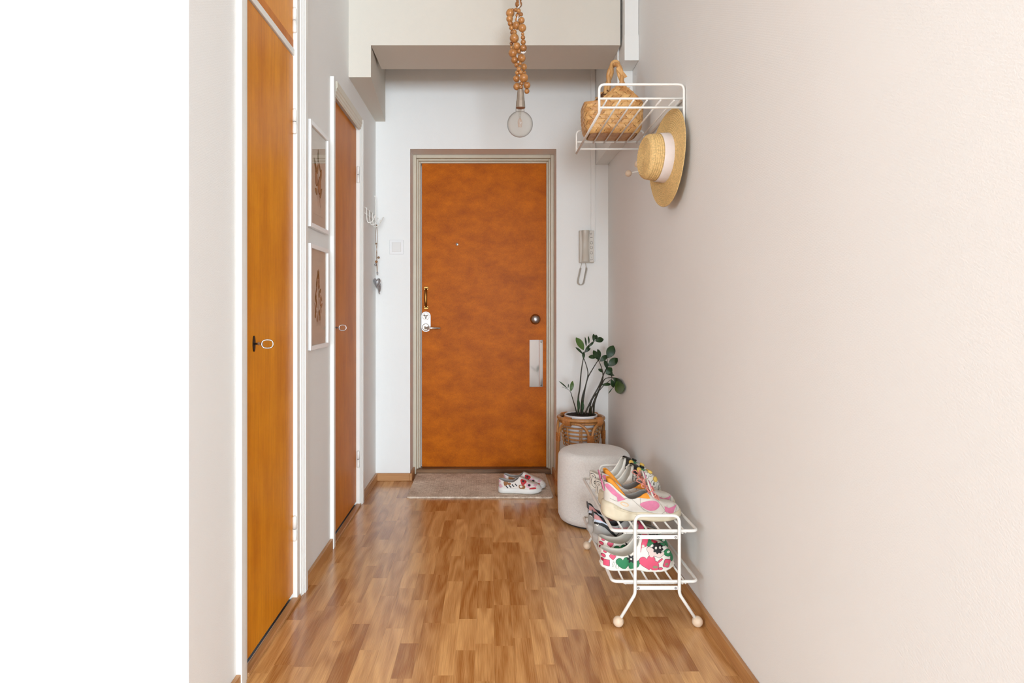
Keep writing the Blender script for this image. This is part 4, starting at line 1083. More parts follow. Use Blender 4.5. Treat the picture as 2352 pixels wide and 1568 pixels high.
# ------------------------------------------------------------------ shoe rack
sr = thing('shoe_rack', (0.605, 2.64, 0), 'white two-tier wire shoe rack on wooden ball feet', 'shoe rack')
FY, BYk = 2.27, 3.0; rt = 0.0058
ZT, ZL = 0.335, 0.152
for y in (FY, BYk):
    dy = -1 if y == FY else 1
    m = MB(); m.tube(round_path([(0.468, y, 0.024), (0.5245, y, 0.118), (0.5245, y, 0.25)], 0.012)[:-1] + round_path([(0.5245, y, 0.25), (0.5245, y, 0.400), (0.6835, y, 0.400), (0.6835, y, 0.25)], 0.026) + round_path([(0.6835, y, 0.25), (0.6835, y, 0.118), (0.745, y, 0.024)], 0.012)[1:], rt, 10)
    m.build('leg_frame', M['white_wire'], sr, smooth=True)
    for x in (0.464, 0.7485):
        m = MB(); m.sphere((x, y, 0.0192), 0.0192, 18, 12); m.build('ball_foot', M['ball_wood'], sr, smooth=True)
    for z in (ZT - 0.014, ZL - 0.014):
        yb = y + (0.005 if y == FY else -0.005)
        m = MB(); m.box(0.5245, 0.6835, yb - 0.0015, yb + 0.0015, z - 0.007, z + 0.007); br = m.build('flat_bar', M['white_wire'], sr)
        for x in (0.537, 0.671):
            m = MB(); m.sphere((x, y - dy * -0.0 - 0.0 + (0.0025 if y == FY else -0.0025), z), 0.0042, 10, 6); m.build('bolt', M['steel'], br, smooth=True)
X0, X1 = 0.445, 0.752
for z in (ZT, ZL):
    yy0, yy1 = FY + 0.012, BYk - 0.012
    m = MB(); m.tube(round_path([(X0, yy0, z + 0.006), (X1, yy0, z + 0.006), (X1, yy1, z + 0.006), (X0, yy1, z + 0.006)], 0.022, closed=True), rt, 10, closed=True); m.build('shelf_rim', M['white_wire'], sr, smooth=True)
    for i in range(6):
        x = X0 + 0.043 + i * (X1 - X0 - 0.086) / 5
        m = MB(); m.tube([(x, yy0 - 0.002, z + 0.0008), (x, yy1 + 0.002, z + 0.0008)], 0.0036, 8); m.build('shelf_rod', M['white_wire'], sr, smooth=True)
    for y in (yy0 + 0.012, yy1 - 0.012):
        m = MB(); m.tube([(X0 + 0.052, y, z - 0.006), (X1 - 0.052, y, z - 0.006)], 0.0032, 8); m.sphere((X0 + 0.05, y, z - 0.006), 0.0042, 8, 6); m.sphere((X1 - 0.05, y, z - 0.006), 0.0042, 8, 6); m.build('cross_wire', M['white_wire'], sr, smooth=True)

# ------------------------------------------------------------------ shoes
def prof1(tab):
    xs = [p[0] for p in tab]; ys = [p[1] for p in tab]; n = len(xs)
    dl = [(ys[i + 1] - ys[i]) / (xs[i + 1] - xs[i]) for i in range(n - 1)]
    mm = [dl[0]] + [0.0 if dl[i - 1] * dl[i] <= 0 else 2 * dl[i - 1] * dl[i] / (dl[i - 1] + dl[i]) for i in range(1, n - 1)] + [dl[-1]]
    def f(s):
        if s <= xs[0]: return ys[0]
        if s >= xs[-1]: return ys[-1]
        for i in range(n - 1):
            if xs[i] <= s <= xs[i + 1]:
                h = xs[i + 1] - xs[i]; t = (s - xs[i]) / h
                return ys[i] * (1 + 2 * t) * (1 - t) ** 2 + mm[i] * h * t * (1 - t) ** 2 + ys[i + 1] * t * t * (3 - 2 * t) + mm[i + 1] * h * t * t * (t - 1)
    return f
class Shoe:
    """upper surface: s along the foot (0 heel .. 1 toe), t across (-1 near sole edge .. 0 top .. 1 far sole edge)"""
    def __init__(s, L, w, zb, H, zc, c=None, p=0.55, q=0.85, er=0.13, tr=0.2, mirror=1):
        s.L = L; s.w = prof1(w); s.zb = prof1(zb); s.H = prof1(H); s.zc = prof1(zc); s.c = prof1(c or [(0, 0), (1, 0)])
        s.p = p; s.q = q; s.er = er; s.tr = tr; s.mi = mirror; s.inset = 0.0
    def half(s, u):
        k = 1.0
        if u < s.er: k = math.sqrt(max(0.0, 1 - (1 - u / s.er) ** 2))
        if u > 1 - s.tr: k = math.sqrt(max(0.0, 1 - ((u - 1 + s.tr) / s.tr) ** 2))
        return max(0.0004, s.w(u) * k)
    def height(s, u):
        h = s.H(u)
        if u > 1 - s.tr * 0.8: h *= max(0.12, math.sqrt(max(0.0, 1 - ((u - 1 + s.tr * 0.8) / (s.tr * 0.8)) ** 2)) ** 0.8)
        return h
    def P(s, u, t, off=0.0):
        u = min(max(u, 0.0), 1.0)
        hw = max(0.0003, s.half(u) + off); h = s.height(u) + off; zc = s.zc(u)
        r = min(1.0, zc / s.H(u)); thc = math.asin(r ** (1 / s.q)) if r < 0.999 else PI / 2
        th = (1 - abs(t)) * thc; sg = -1 if t < 0 else 1
        y = s.mi * s.c(u) + sg * hw * max(0.0, math.cos(th)) ** s.p
        z = s.zb(u) + h * max(0.0, math.sin(th)) ** s.q
        return Vector((s.L * u + off * (2 * u - 1), y, z))
    def Nn(s, u, t):
        e = 0.004
        a = s.P(min(1, u + e), t) - s.P(max(0, u - e), t); b = s.P(u, min(t + e, 0 if t < 0 else 1)) - s.P(u, max(t - e, -1 if t < 0 else 0.0001))
        n = a.cross(b)
        if n.length < 1e-9: return Vector((0, 0, 1))
        n.normalize()
        c = Vector((s.L * u, s.mi * s.c(u), s.zb(u) + s.height(u) * 0.35))
        if n.dot(s.P(u, t) - c) < 0: n = -n
        return n
    def upper(s, m, off=0.0, n=44, k=10):
        us = [0.5 - 0.5 * math.cos(PI * i / (n - 1)) for i in range(n)]
        for sg in (-1, 1):
            m.grid(lambda i, j: s.P(us[int(round(i * (n - 1)))], sg * (1 - j) if (1 - j) > 1e-6 else sg * 1e-7, off), n, k)
    def collar_rim(s, m, th, u0, u1, n=30):
        for sg in (-1, 1):
            m.grid(lambda i, j: s.P(u0 + (u1 - u0) * i, sg * 1e-7, -th * j) + Vector((0, 0, 0.002 * math.sin(PI * j))), n, 4)
    def arc(s, u):
        k = round(u * 150)
        if not hasattr(s, 'tab'): s.tab = {}
        if k not in s.tab:
            uu = k / 150; acc = [0.0]; pts = [s.P(uu, -(1 - i / 40) if i < 40 else -1e-7) for i in range(41)]
            for a, b in zip(pts[:-1], pts[1:]): acc.append(acc[-1] + (b - a).length)
            s.tab[k] = acc
        return s.tab[k]
    def t_of(s, u, d):
        """side parameter |t| at distance d up the side from the sole edge"""
        acc = s.arc(u)
        if d <= 0: return 0.9995
        if d >= acc[-1]: return 0.002
        for i in range(40):
            if acc[i] <= d <= acc[i + 1]:
                return min(0.9995, max(0.002, 1 - (i + (d - acc[i]) / max(1e-9, acc[i + 1] - acc[i])) / 40))
    def patch(s, m, u0, t0, shape, scale, off, rot=0.0, rings=4):
        """shape = polygon in metres (x forward, y up the side) laid on the upper"""
        acc = s.arc(u0); f = (1 - abs(t0)) * 40; i0 = min(39, int(f)); d0 = acc[i0] + (acc[i0 + 1] - acc[i0]) * (f - i0)
        sg = -1 if t0 < 0 else 1
        ca, sa = math.cos(rot), math.sin(rot); n = len(shape); vs = []; fs = []
        def q(x, y):
            x, y = x * scale, y * scale
            xr = x * ca - y * sa; yr = x * sa + y * ca
            u = min(max(u0 + xr / s.L, 0.004), 0.996); t = sg * s.t_of(u, d0 + yr)
            return s.P(u, t) + s.Nn(u, t) * off
        vs.append(q(0, 0))
        for r in range(1, rings + 1):
            for (x, y) in shape: vs.append(q(x * r / rings, y * r / rings))
        for i in range(n):
            j = (i + 1) % n; fs.append((0, 1 + i, 1 + j))
            for r in range(1, rings):
                a = 1 + (r - 1) * n; b = 1 + r * n; fs.append((a + i, b + i, b + j, a + j))
        m.add(vs, fs)
    def th(s, u, h, sg):
        return sg * s.t_of(u, h)
    def ribbon(s, m, pts, w, off, sg):
        P = smooth_path([(a * s.L, b, 0) for a, b in pts], 5); n = len(P); vs = []; fs = []
        for i, p in enumerate(P):
            d = (P[min(i + 1, n - 1)] - P[max(i - 1, 0)]).normalized(); nr = Vector((-d.y, d.x, 0)); ww = w * (0.35 + 0.65 * math.sin(PI * min(1, max(0.0, 0.12 + 0.8 * i / (n - 1)))))
            for k in (-1, -0.33, 0.33, 1):
                q = p + nr * ww * k * 0.5; u = min(max(q.x / s.L, 0.004), 0.996); t = s.th(u, q.y, sg); vs.append(s.P(u, t) + s.Nn(u, t) * off)
        for i in range(n - 1):
            for k in range(3): fs.append((i*4+k, i*4+k+1, (i+1)*4+k+1, (i+1)*4+k))
        m.add(vs, fs)
    def line(s, m, pts, r, off=0.0006):
        P = [s.P(u, t) + s.Nn(u, t) * off for u, t in pts]; m.tube(smooth_path(P, 4), r, 5)
def ell(a, b, n=16): return [(a * math.cos(2 * PI * k / n), b * math.sin(2 * PI * k / n)) for k in range(n)]
def flower(r, n=5, d=0.28): return [(r * (1 + d * math.cos(n * 2 * PI * k / 40)) * math.cos(2 * PI * k / 40), r * (1 + d * math.cos(n * 2 * PI * k / 40)) * math.sin(2 * PI * k / 40)) for k in range(40)]
def heartp(r):
    o_ = []
    for k in range(28):
        a = 2 * PI * k / 28
        o_.append((16 * math.sin(a) ** 3 / 16 * r, (13 * math.cos(a) - 5 * math.cos(2 * a) - 2 * math.cos(3 * a) - math.cos(4 * a)) / 16 * r))
    return o_
def bar(a, b): return dense([(-a, -b), (a, -b), (a, b), (-a, b)])
def dense(poly, k=5):
    o_ = []
    for i in range(len(poly)):
        p, q = poly[i], poly[(i + 1) % len(poly)]
        for j in range(k): o_.append((p[0] + (q[0] - p[0]) * j / k, p[1] + (q[1] - p[1]) * j / k))
    return o_
def sole(m, sh, bot, levels, n=44, mir=1):
    """levels = [(z function, margin)] from the ground up"""
    us = [0.5 - 0.5 * math.cos(PI * i / (n - 1)) for i in range(n)]
    nl = len(levels); vs = []; fs = []
    for (zf, mg) in levels:
        for sg in (-1, 1):
            for u in us:
                g = mg(u) if callable(mg) else mg
                hw = max(0.0002, sh.half(u)) 
                k = min(1.0, hw / 0.02)
                vs.append((sh.L * u + g * (2 * u - 1), sh.mi * sh.c(u) + sg * (hw + g * k), zf(u)))
    idx = lambda l, sg, i: l * 2 * n + sg * n + i
    for l in range(nl - 1):
        for sg in (0, 1):
            for i in range(n - 1): fs.append((idx(l, sg, i), idx(l, sg, i + 1), idx(l + 1, sg, i + 1), idx(l + 1, sg, i)))
        for i in (0, n - 1): fs.append((idx(l, 0, i), idx(l, 1, i), idx(l + 1, 1, i), idx(l + 1, 0, i)))
    for l in (0, nl - 1):
        for i in range(n - 1): fs.append((idx(l, 0, i), idx(l, 0, i + 1), idx(l, 1, i + 1), idx(l, 1, i)))
    m.add(vs, fs)
def footbed(m, sh, zf, margin, n=30):
    us = [0.03 + 0.9 * i / (n - 1) for i in range(n)]
    m.grid(lambda i, j: Vector((sh.L * us[int(round(i * (n - 1)))], sh.mi * sh.c(us[int(round(i * (n - 1)))]) + (2 * j - 1) * max(0.001, sh.half(us[int(round(i * (n - 1)))]) - margin), zf(us[int(round(i * (n - 1)))]))), n, 5)

def chunky_sneaker(loc, rz, mir, label, group):
    r = thing('chunky_sneaker', loc, label, 'shoe', group, rz=rz)
    L = 0.292
    vamp = [(.56, .0795), (.5601, .08), (.65, .060), (.75, .048), (.9, .040), (1, .034)]
    sh = Shoe(L, [(0, .036), (.25, .036), (.45, .038), (.7, .047), (.85, .045), (1, .036)], [(0, .036), (.3, .034), (.55, .026), (.8, .022), (1, .028)],
              [(0, .145), (.3, .125), (.45, .10)] + vamp[1:],
              [(0, .108), (.06, .105), (.15, .083), (.25, .060), (.33, .049), (.42, .057), (.51, .074)] + vamp,
              [(0, 0), (.5, 0), (.8, .005), (1, .008)], p=0.6, q=0.8, mirror=mir)
    m = MB(); sh.upper(m); m.build('upper', M['sn_white'], r, smooth=True, local=True)
    m = MB(); sh.upper(m, -0.005); sh.collar_rim(m, 0.005, 0, .565); m.build('lining', M['sn_grey'], r, smooth=True, local=True)
    m = MB(); footbed(m, sh, lambda u: sh.zb(u) + 0.012, 0.006); m.build('insole', M['sn_grey'], r, smooth=True, local=True)
    m = MB()
    b0 = lambda u: 0.0 + 0.012 * max(0, (u - .72) / .28) ** 2 + 0.016 * max(0, (.16 - u) / .16) ** 1.5 + 0.004 * math.sin(PI * min(1, max(0, (u - .3) / .3)))
    top = prof1([(0, .074), (.08, .070), (.18, .054), (.34, .034), (.5, .036), (.75, .030), (.9, .032), (1, .036)])
    wav = lambda a, ph, g: (lambda u: g + 0.0045 * max(0.0, 1 - u / .3) + a * math.sin(u * 40 + ph) * (1 if u < .4 else .35))
    zt = lambda f: (lambda u: b0(u) + (top(u) - b0(u)) * f)
    sole(m, sh, 0, [(b0, 0.0), (zt(.10), wav(.0008, 0, .0045)), (zt(.28), wav(.0014, 1, .006)), (zt(.42), wav(.0012, 1.6, .0048)), (zt(.58), wav(.0016, 2.5, .0062)), (zt(.74), wav(.0012, 3, .0046)), (zt(.9), wav(.001, 3.5, .0042)), (zt(1.0), 0.001)])
    m.build('sole', M['sn_sole'], r, smooth=True, local=True)
    for k in range(4):          # raised ribs sweeping down from the heel of the sole
        m = MB()
        for sg in (-1, 1):
            pts = []
            for q in range(9):
                u = .10 + .045 * k + .30 * q / 8; z = .056 - .004 * k - (.030 - .003 * k) * (q / 8) ** 0.7
                pts.append(Vector((L * u, sh.mi * sh.c(u) + sg * (sh.half(u) + .0045 + 0.0045 * max(0.0, 1 - u / .3)), z)))
            m.tube(pts, [.0022 * (1 - .5 * q / 8) for q in range(9)], 6)
        m.build('sole_rib', M['sn_sole'], r, smooth=True, local=True)
    m = MB(); mats = [M['sn_pink'], M['sn_orange'], M['sn_peach'], M['seam'], M['sn_white']]
    for sg in (-1, 1):
        pt = lambda u, h, shape, off, rot=0: sh.patch(m, u, sh.th(u, h, sg), shape, 1.0, off, rot)
        m.cur = 4; pt(.56, .036, ell(.048, .024, 28), .0010, .05)
        m.cur = 0; pt(.57, .036, [(.037 * math.cos(a), (.016 + .004 * math.cos(a)) * math.sin(a) + .004 * max(0, -math.sin(a)) * math.cos(2 * a)) for a in [2 * PI * k / 28 for k in range(28)]], .0022, .08)
        pt(.845, .020, dense([(-.024, .015), (-.008, .008), (.012, .010), (.030, .013), (.016, 0), (.008, -.014), (-.010, -.010), (-.024, -.003)], 3), .002)
        pt(.19, .055, dense([(-.016, .022), (.020, -.008), (-.010, -.016)]), .002)
        sh.ribbon(m, [(.02, .100), (.06, .088), (.12, .070), (.16, .060)], .018, .0022, sg)
        m.cur = 2; pt(.245, .030, ell(.0165, .0075, 20), .002, -.3)
        m.cur = 4; pt(.245, .030, ell(.0125, .0048, 20), .0026, -.3)
        m.cur = 1; pt(.49, .070, dense([(-.026, -.012), (.026, -.010), (.014, .012)]), .0022)
        m.cur = 3
        for seg in ([(.33, .052), (.40, .036), (.47, .022), (.55, .010)], [(.47, .068), (.45, .045), (.48, .018), (.60, .010)], [(.70, .004), (.78, .020), (.80, .038)], [(.06, .050), (.16, .040), (.24, .050), (.31, .052)], [(.66, .062), (.72, .040), (.80, .004)], [(.9, .004), (.93, .02), (.9, .04)]):
            sh.ribbon(m, seg, .0024, .0012, sg)
    m.build('panels', mats, r, local=True, smooth=True)
    # padded collar lining showing above the edge, heel tab and tongue
    for sg in (-1, 1):
        m = MB(); m.grid(lambda i, j: sh.P(.035 + .27 * i, sg * 1e-7, -.003) + Vector((-.004 * j, -sg * .004 * j, -.004 + (.024 * math.sin(PI * min(1, .25 + .75 * i)) + .003) * j)), 14, 5)
        o = m.build('collar_lining', M['sn_orange'], r, smooth=True, local=True); s_ = o.modifiers.new('t', 'SOLIDIFY'); s_.thickness = 0.003
    m = MB(); m.grid(lambda i, j: Vector((0.001 - 0.010 * j, (i - .5) * (.030 - .010 * j), sh.zb(0) + .074 + .042 * j)), 7, 7); o = m.build('heel_tab', M['sn_pink'], r, smooth=True, local=True)
    s_ = o.modifiers.new('t', 'SOLIDIFY'); s_.thickness = 0.004
    m = MB(); m.grid(lambda i, j: Vector((L * (.66 - .085 * j), (2 * i - 1) * (.018 + .008 * j), sh.zb(.6) + .060 + .066 * j - .014 * (2 * i - 1) ** 2)), 9, 9); o = m.build('tongue', M['sn_white'], r, smooth=True, local=True)
    s_ = o.modifiers.new('t', 'SOLIDIFY'); s_.thickness = 0.006
    m = MB(); m.grid(lambda i, j: Vector((L * (.637 - .045 * j) + .001, (2 * i - 1) * (.0215 + .004 * j), sh.zb(.6) + .0845 + .036 * j - .012 * (2 * i - 1) ** 2)), 7, 6); o = m.build('tongue_patch', M['sn_pink'], r, smooth=True, local=True)
    s_ = o.modifiers.new('t', 'SOLIDIFY'); s_.thickness = 0.003
    m = MB()
    for i in range(5):
        u = .57 + .032 * i; za = sh.P(u, -.16); zb2 = sh.P(u + .02, .16); tp = max(za.z, zb2.z) + .008
        m.tube(smooth_path([za, Vector(((za.x + zb2.x) / 2 - .002, sh.mi * sh.c(u), tp)), zb2], 6), .0022, 7)
        za = sh.P(u + .02, -.16); zb2 = sh.P(u, .16); m.tube(smooth_path([za, Vector(((za.x + zb2.x) / 2, sh.mi * sh.c(u), tp + .002)), zb2], 6), .0022, 7)
    bw = Vector((L * .545, 0, sh.zb(.5) + .098))
    for (dx, dy, dz) in ((-.020, -.026, .004), (-.028, .020, .012), (.020, -.030, -.010), (.012, .026, -.004), (.036, -.020, -.030), (-.010, -.016, .018)):
        m.tube(smooth_path([bw, bw + Vector((dx * .6, dy * .6, dz + .010)), bw + Vector((dx, dy, dz)), bw + Vector((dx * .5, dy * .7, dz - .008)), bw], 6), .0022, 7)
    m.build('laces', M['sn_lace'], r, smooth=True, local=True)
    return r

def runner(loc, rz, mir, label, group):
    r = thing('running_shoe', loc, label, 'shoe', group, rz=rz)
    L = 0.282
    sh = Shoe(L, [(0, .034), (.25, .034), (.45, .036), (.7, .045), (.85, .042), (1, .034)], [(0, .038), (.3, .034), (.6, .026), (1, .03)],
              [(0, .12), (.3, .12), (.5, .10), (.62, .072), (.8, .046), (1, .036)],
              [(0, .092), (.05, .086), (.14, .058), (.3, .046), (.4, .062), (.5, .0985), (.5001, .10), (.62, .072), (.8, .046), (1, .036)], p=0.6, q=0.8, mirror=mir)
    m = MB(); sh.upper(m); m.build('upper', M['gr_grey'], r, smooth=True, local=True)
    m = MB(); sh.upper(m, -0.005); sh.collar_rim(m, 0.005, 0, .51); m.build('lining', M['gr_dark'], r, smooth=True, local=True)
    m = MB(); footbed(m, sh, lambda u: sh.zb(u) + 0.008, 0.006); m.build('insole', M['gr_dark'], r, smooth=True, local=True)
    m = MB(); b0 = lambda u: 0.010 * max(0, (u - .75) / .25) ** 2 + 0.012 * max(0, (.12 - u) / .12) ** 1.5
    zt = lambda f: (lambda u: b0(u) + (sh.zb(u) + 0.006 - b0(u)) * f)
    sole(m, sh, 0, [(b0, 0.001), (zt(.15), .006), (zt(.5), .0045), (zt(.75), .006), (zt(1), .001)]); m.build('sole', M['gr_sole'], r, smooth=True, local=True)
    m = MB(); mats = [M['black'], M['gr_blue'], M['gr_pink'], M['gr_dark'], M['clog_white'], M['gr_tan']]
    for sg in (-1, 1):
        pt = lambda u, h, shape, off, rot=0: sh.patch(m, u, sh.th(u, h, sg), shape, 1.0, off, rot)
        m.cur = 1; pt(.13, .058, bar(.034, .014), .0010, -.25); m.cur = 2; pt(.075, .076, bar(.018, .009), .0018, -.1)
        sh.ribbon(m, [(.24, .040), (.34, .034), (.46, .042), (.54, .052)], .012, .0016, sg)
        m.cur = 0; sh.ribbon(m, [(.01, .052), (.10, .052), (.18, .040), (.26, .018), (.33, .002)], .013, .0022, sg)
        sh.ribbon(m, [(.40, .018), (.48, .026), (.56, .036)], .006, .002, sg); pt(.62, .034, dense([(-.010, .006), (.012, -.004), (-.008, -.007)]), .002); pt(.74, .028, flower(.012, 3, .3), .002)
        m.cur = 4; sh.ribbon(m, [(.03, .050), (.045, .044), (.06, .051)], .004, .003, sg)
        m.cur = 5; pt(.87, .016, ell(.030, .014, 24), .0015)
        m.cur = 3; sh.ribbon(m, [(.34, .046), (.37, .030), (.33, .012), (.28, .0)], .003, .0014, sg)
    m.build('panels', mats, r, smooth=True, local=True)
    m = MB(); m.grid(lambda i, j: Vector((0.0015 - .003 * j, (i - .5) * (.030 - .014 * j), sh.zb(0) + .072 + .028 * j)), 7, 6); o = m.build('heel_tab', M['gr_dark'], r, smooth=True, local=True)
    s_ = o.modifiers.new('t', 'SOLIDIFY'); s_.thickness = 0.004
    m = MB(); m.grid(lambda i, j: Vector((L * (.58 - .15 * j), (2 * i - 1) * (.018 + .005 * j), sh.zb(.5) + .074 + .048 * j - .012 * (2 * i - 1) ** 2)), 9, 8); o = m.build('tongue', M['gr_dark'], r, smooth=True, local=True)
    s_ = o.modifiers.new('t', 'SOLIDIFY'); s_.thickness = 0.005
    m = MB()
    for i in range(5):
        u = .51 + .05 * i; za = sh.P(u, -.12); zb2 = sh.P(u, .12); m.tube(smooth_path([za, Vector((za.x, 0, max(za.z, zb2.z) + .009)), zb2], 6), .0024, 7)
    m.build('laces', M['gr_sole'], r, smooth=True, local=True)
    return r

def clog(loc, rz, mir, label, group, style):
    r = thing('foam_clog', loc, label, 'shoe', group, rz=rz)
    L = 0.282
    sh = Shoe(L, [(0, .040), (.3, .042), (.5, .047), (.75, .054), (.9, .05), (1, .04)], [(0, .008), (.35, .007), (.7, .006), (1, .010)],
              [(0, .105), (.3, .12), (.48, .122), (.6, .114), (.75, .098), (.9, .078), (1, .062)],
              [(0, .066), (.06, .062), (.16, .051), (.28, .047), (.38, .056), (.46, .082), (.52, .1185), (.5201, .1195), (.6, .114), (.75, .098), (.9, .078), (1, .062)],
              [(0, 0), (.5, 0), (.8, .004), (1, .007)], p=0.5, q=0.8, tr=0.23, mirror=mir)
    m = MB(); sh.upper(m); m.build('shell', M['clog_white'], r, smooth=True, local=True)
    m = MB(); sh.upper(m, -0.006); sh.collar_rim(m, 0.006, 0, .53); m.build('lining', M['clog_in'], r, smooth=True, local=True)
    m = MB(); footbed(m, sh, lambda u: sh.zb(u) + 0.016, 0.005); m.build('footbed', M['clog_in'], r, smooth=True, local=True)
    m = MB(); b0 = lambda u: 0.010 * max(0, (u - .75) / .25) ** 2 + 0.014 * max(0, (.14 - u) / .14) ** 1.5 + .005 * max(0, math.sin(PI * (u - .35) / .22)) * (1 if .35 < u < .57 else 0)
    sole(m, sh, 0, [(b0, -0.001), (lambda u: b0(u) + .004, lambda u: .003 + .001 * math.sin(u * 120)), (lambda u: b0(u) + .007, .0022), (lambda u: max(b0(u) + .0075, sh.zb(u) + .003), .0)]); m.build('sole', M['clog_in'], r, smooth=True, local=True)
    m = MB()
    mats = [M['black'], M['clog_pink'], M['clog_green'], M['clog_red'], M['clog_blush'], M['clog_white'], M['clog_hole'], M['clog_yellow']]
    def out(u, t, shape, mi, rot=0, sc=1.0, ow=.0016):
        big = [(x + ow * x / max(1e-6, math.hypot(x, y)), y + ow * y / max(1e-6, math.hypot(x, y))) for x, y in shape]
        m.cur = 0; sh.patch(m, u, t, big, sc, .0006, rot)
        m.cur = mi; sh.patch(m, u, t, shape, sc, .0011, rot)
    if style == 'floral':
        for sg in (-1, 1):
            oh = lambda u, h, shape, mi, rot=0, ow=.0013: out(u, sh.th(u, h, sg), shape, mi, rot, 1.0, ow)
            def ph(u, h, shape, mi, off, rot=0): m.cur = mi; sh.patch(m, u, sh.th(u, h, sg), shape, 1.0, off, rot)
            oh(.285, .023, heartp(.027), 2, .15); oh(.40, .018, ell(.012, .017, 24), 2, -.3); oh(.47, .022, ell(.006, .014), 2, -.35)
            ph(.385, .040, flower(.0125, 6, .3), 0, .0018); ph(.385, .040, ell(.004, .004, 12), 5, .0024)
            oh(.60, .030, heartp(.030), 1, .2); oh(.69, .018, ell(.016, .019, 24), 1, .2); oh(.765, .036, bar(.011, .003), 1, .6)
            oh(.865, .022, flower(.015, 4, .12), 1, .4); oh(.77, .006, ell(.008, .005), 1)
            oh(.145, .046, heartp(.012), 1, .1); oh(.065, .022, bar(.010, .011), 1); oh(.03, .046, ell(.006, .006), 1); oh(.05, .062, ell(.005, .004), 1); oh(.02, .030, ell(.004, .005), 3)
            oh(.15, .018, bar(.002, .008), 5, -.2); oh(.20, .010, ell(.004, .008), 5)
            oh(.66, .070, flower(.017, 3, .22), 4, .4); oh(.735, .062, flower(.014, 3, .22), 4, 1.2); oh(.79, .058, ell(.012, .006), 4, .5)
            ph(.745, .082, flower(.020, 9, .14), 0, .0018, .3)
            for du_ in (-.008, .008): ph(.745 + du_ / L, .082, ell(.0044, .0044, 12), 5, .0024); ph(.745 + du_ / L, .082, ell(.0018, .0018, 8), 0, .0030)
            oh(.90, .058, ell(.022, .013, 24), 2, -.3); ph(.895, .060, ell(.008, .004, 12), 5, .0019, -.2); oh(.955, .036, ell(.008, .014), 2); oh(.83, .096, ell(.018, .009, 20), 2, .1)
            oh(.64, .104, flower(.014, 3, .25), 2); oh(.71, .108, ell(.014, .008, 20), 3)
            ph(.70, .014, ell(.010, .005, 14), 6, .0022); ph(.855, .020, ell(.007, .005, 14), 6, .0022)
        strapm = 1
    else:
        rnd = random.Random(4)
        for sg in (-1, 1):
            for (u, t, a, b_, ro) in ((.06, .66, .013, .019, .1), (.13, .84, .010, .008, .6), (.16, .58, .007, .015, -.4), (.03, .3, .008, .01, 0), (.26, .78, .014, .010, .3), (.36, .6, .012, .016, -.2),
                                      (.46, .8, .016, .010, .2), (.58, .62, .014, .020, .5), (.70, .8, .018, .010, 0), (.72, .42, .016, .011, .7), (.84, .62, .014, .014, 0), (.90, .3, .012, .012, .3), (.62, .3, .010, .016, 1.0), (.80, .2, .012, .010, .2), (.95, .66, .008, .012, 0)):
                out(u, t * sg, ell(a, b_), 5, ro, ow=.0016)
                m.cur = 0; sh.patch(m, u, t * sg, ell(a * .35, b_ * .38, 10), 1, .0016, ro); m.cur = 5; sh.patch(m, u, t * sg, ell(a * .18, b_ * .22, 8), 1, .0021, ro)
            m.cur = 0
            for k in range(14):
                u = .05 + .065 * k; t = sg * rnd.uniform(.2, .9); sh.line(m, [(u, t), (u + .02, t + .05 * sg * rnd.uniform(-1, 1)), (u + .035, t + .07 * sg * rnd.uniform(-1, 1))], .0011)
            m.cur = 2; sh.patch(m, .66, .12 * sg, flower(.019, 4, .2), 1, .0018)
        strapm = 0
    m.build('printed_pattern', mats, r, smooth=True, local=True)
    # strap swung over the opening edge
    m = MB()
    def strap(i, j):
        t = -0.52 + 1.04 * i; t = 1e-6 if abs(t) < 1e-6 else t
        u = .545 + .055 * (1 - (abs(t) / .52) ** 1.5) + (j - .5) * .075
        return sh.P(u, t) + sh.Nn(u, t) * .0028
    m.grid(strap, 29, 5); o = m.build('heel_strap', M['clog_pink'] if strapm == 1 else M['black'], r, smooth=True, local=True)
    s_ = o.modifiers.new('t', 'SOLIDIFY'); s_.thickness = 0.003; s_.offset = 1
    for sg in (-1, 1):
        c = sh.P(.545, .50 * sg); m = MB(); m.sphere(c + sh.Nn(.545, .50 * sg) * .005, .006, 10, 8); m.build('rivet', M['clog_white'], r, smooth=True, local=True)
    if style != 'floral':
        r.scale = (1, 1, 1.12)
        for (u, t, mt) in ((.62, -.28, 'clog_yellow'), (.72, .1, 'black'), (.80, -.1, 'clog_yellow'), (.86, -.42, 'clog_yellow')):
            p = sh.P(u, t) + sh.Nn(u, t) * .004; m = MB(); m.lathe([(.009, -.004), (.011, .0), (.010, .004), (.0001, .005)], 16, Matrix.Translation(p) @ sh.Nn(u, t).to_track_quat('Z', 'Y').to_matrix().to_4x4()); m.build('charm', M[mt], r, smooth=True, local=True)
    return r

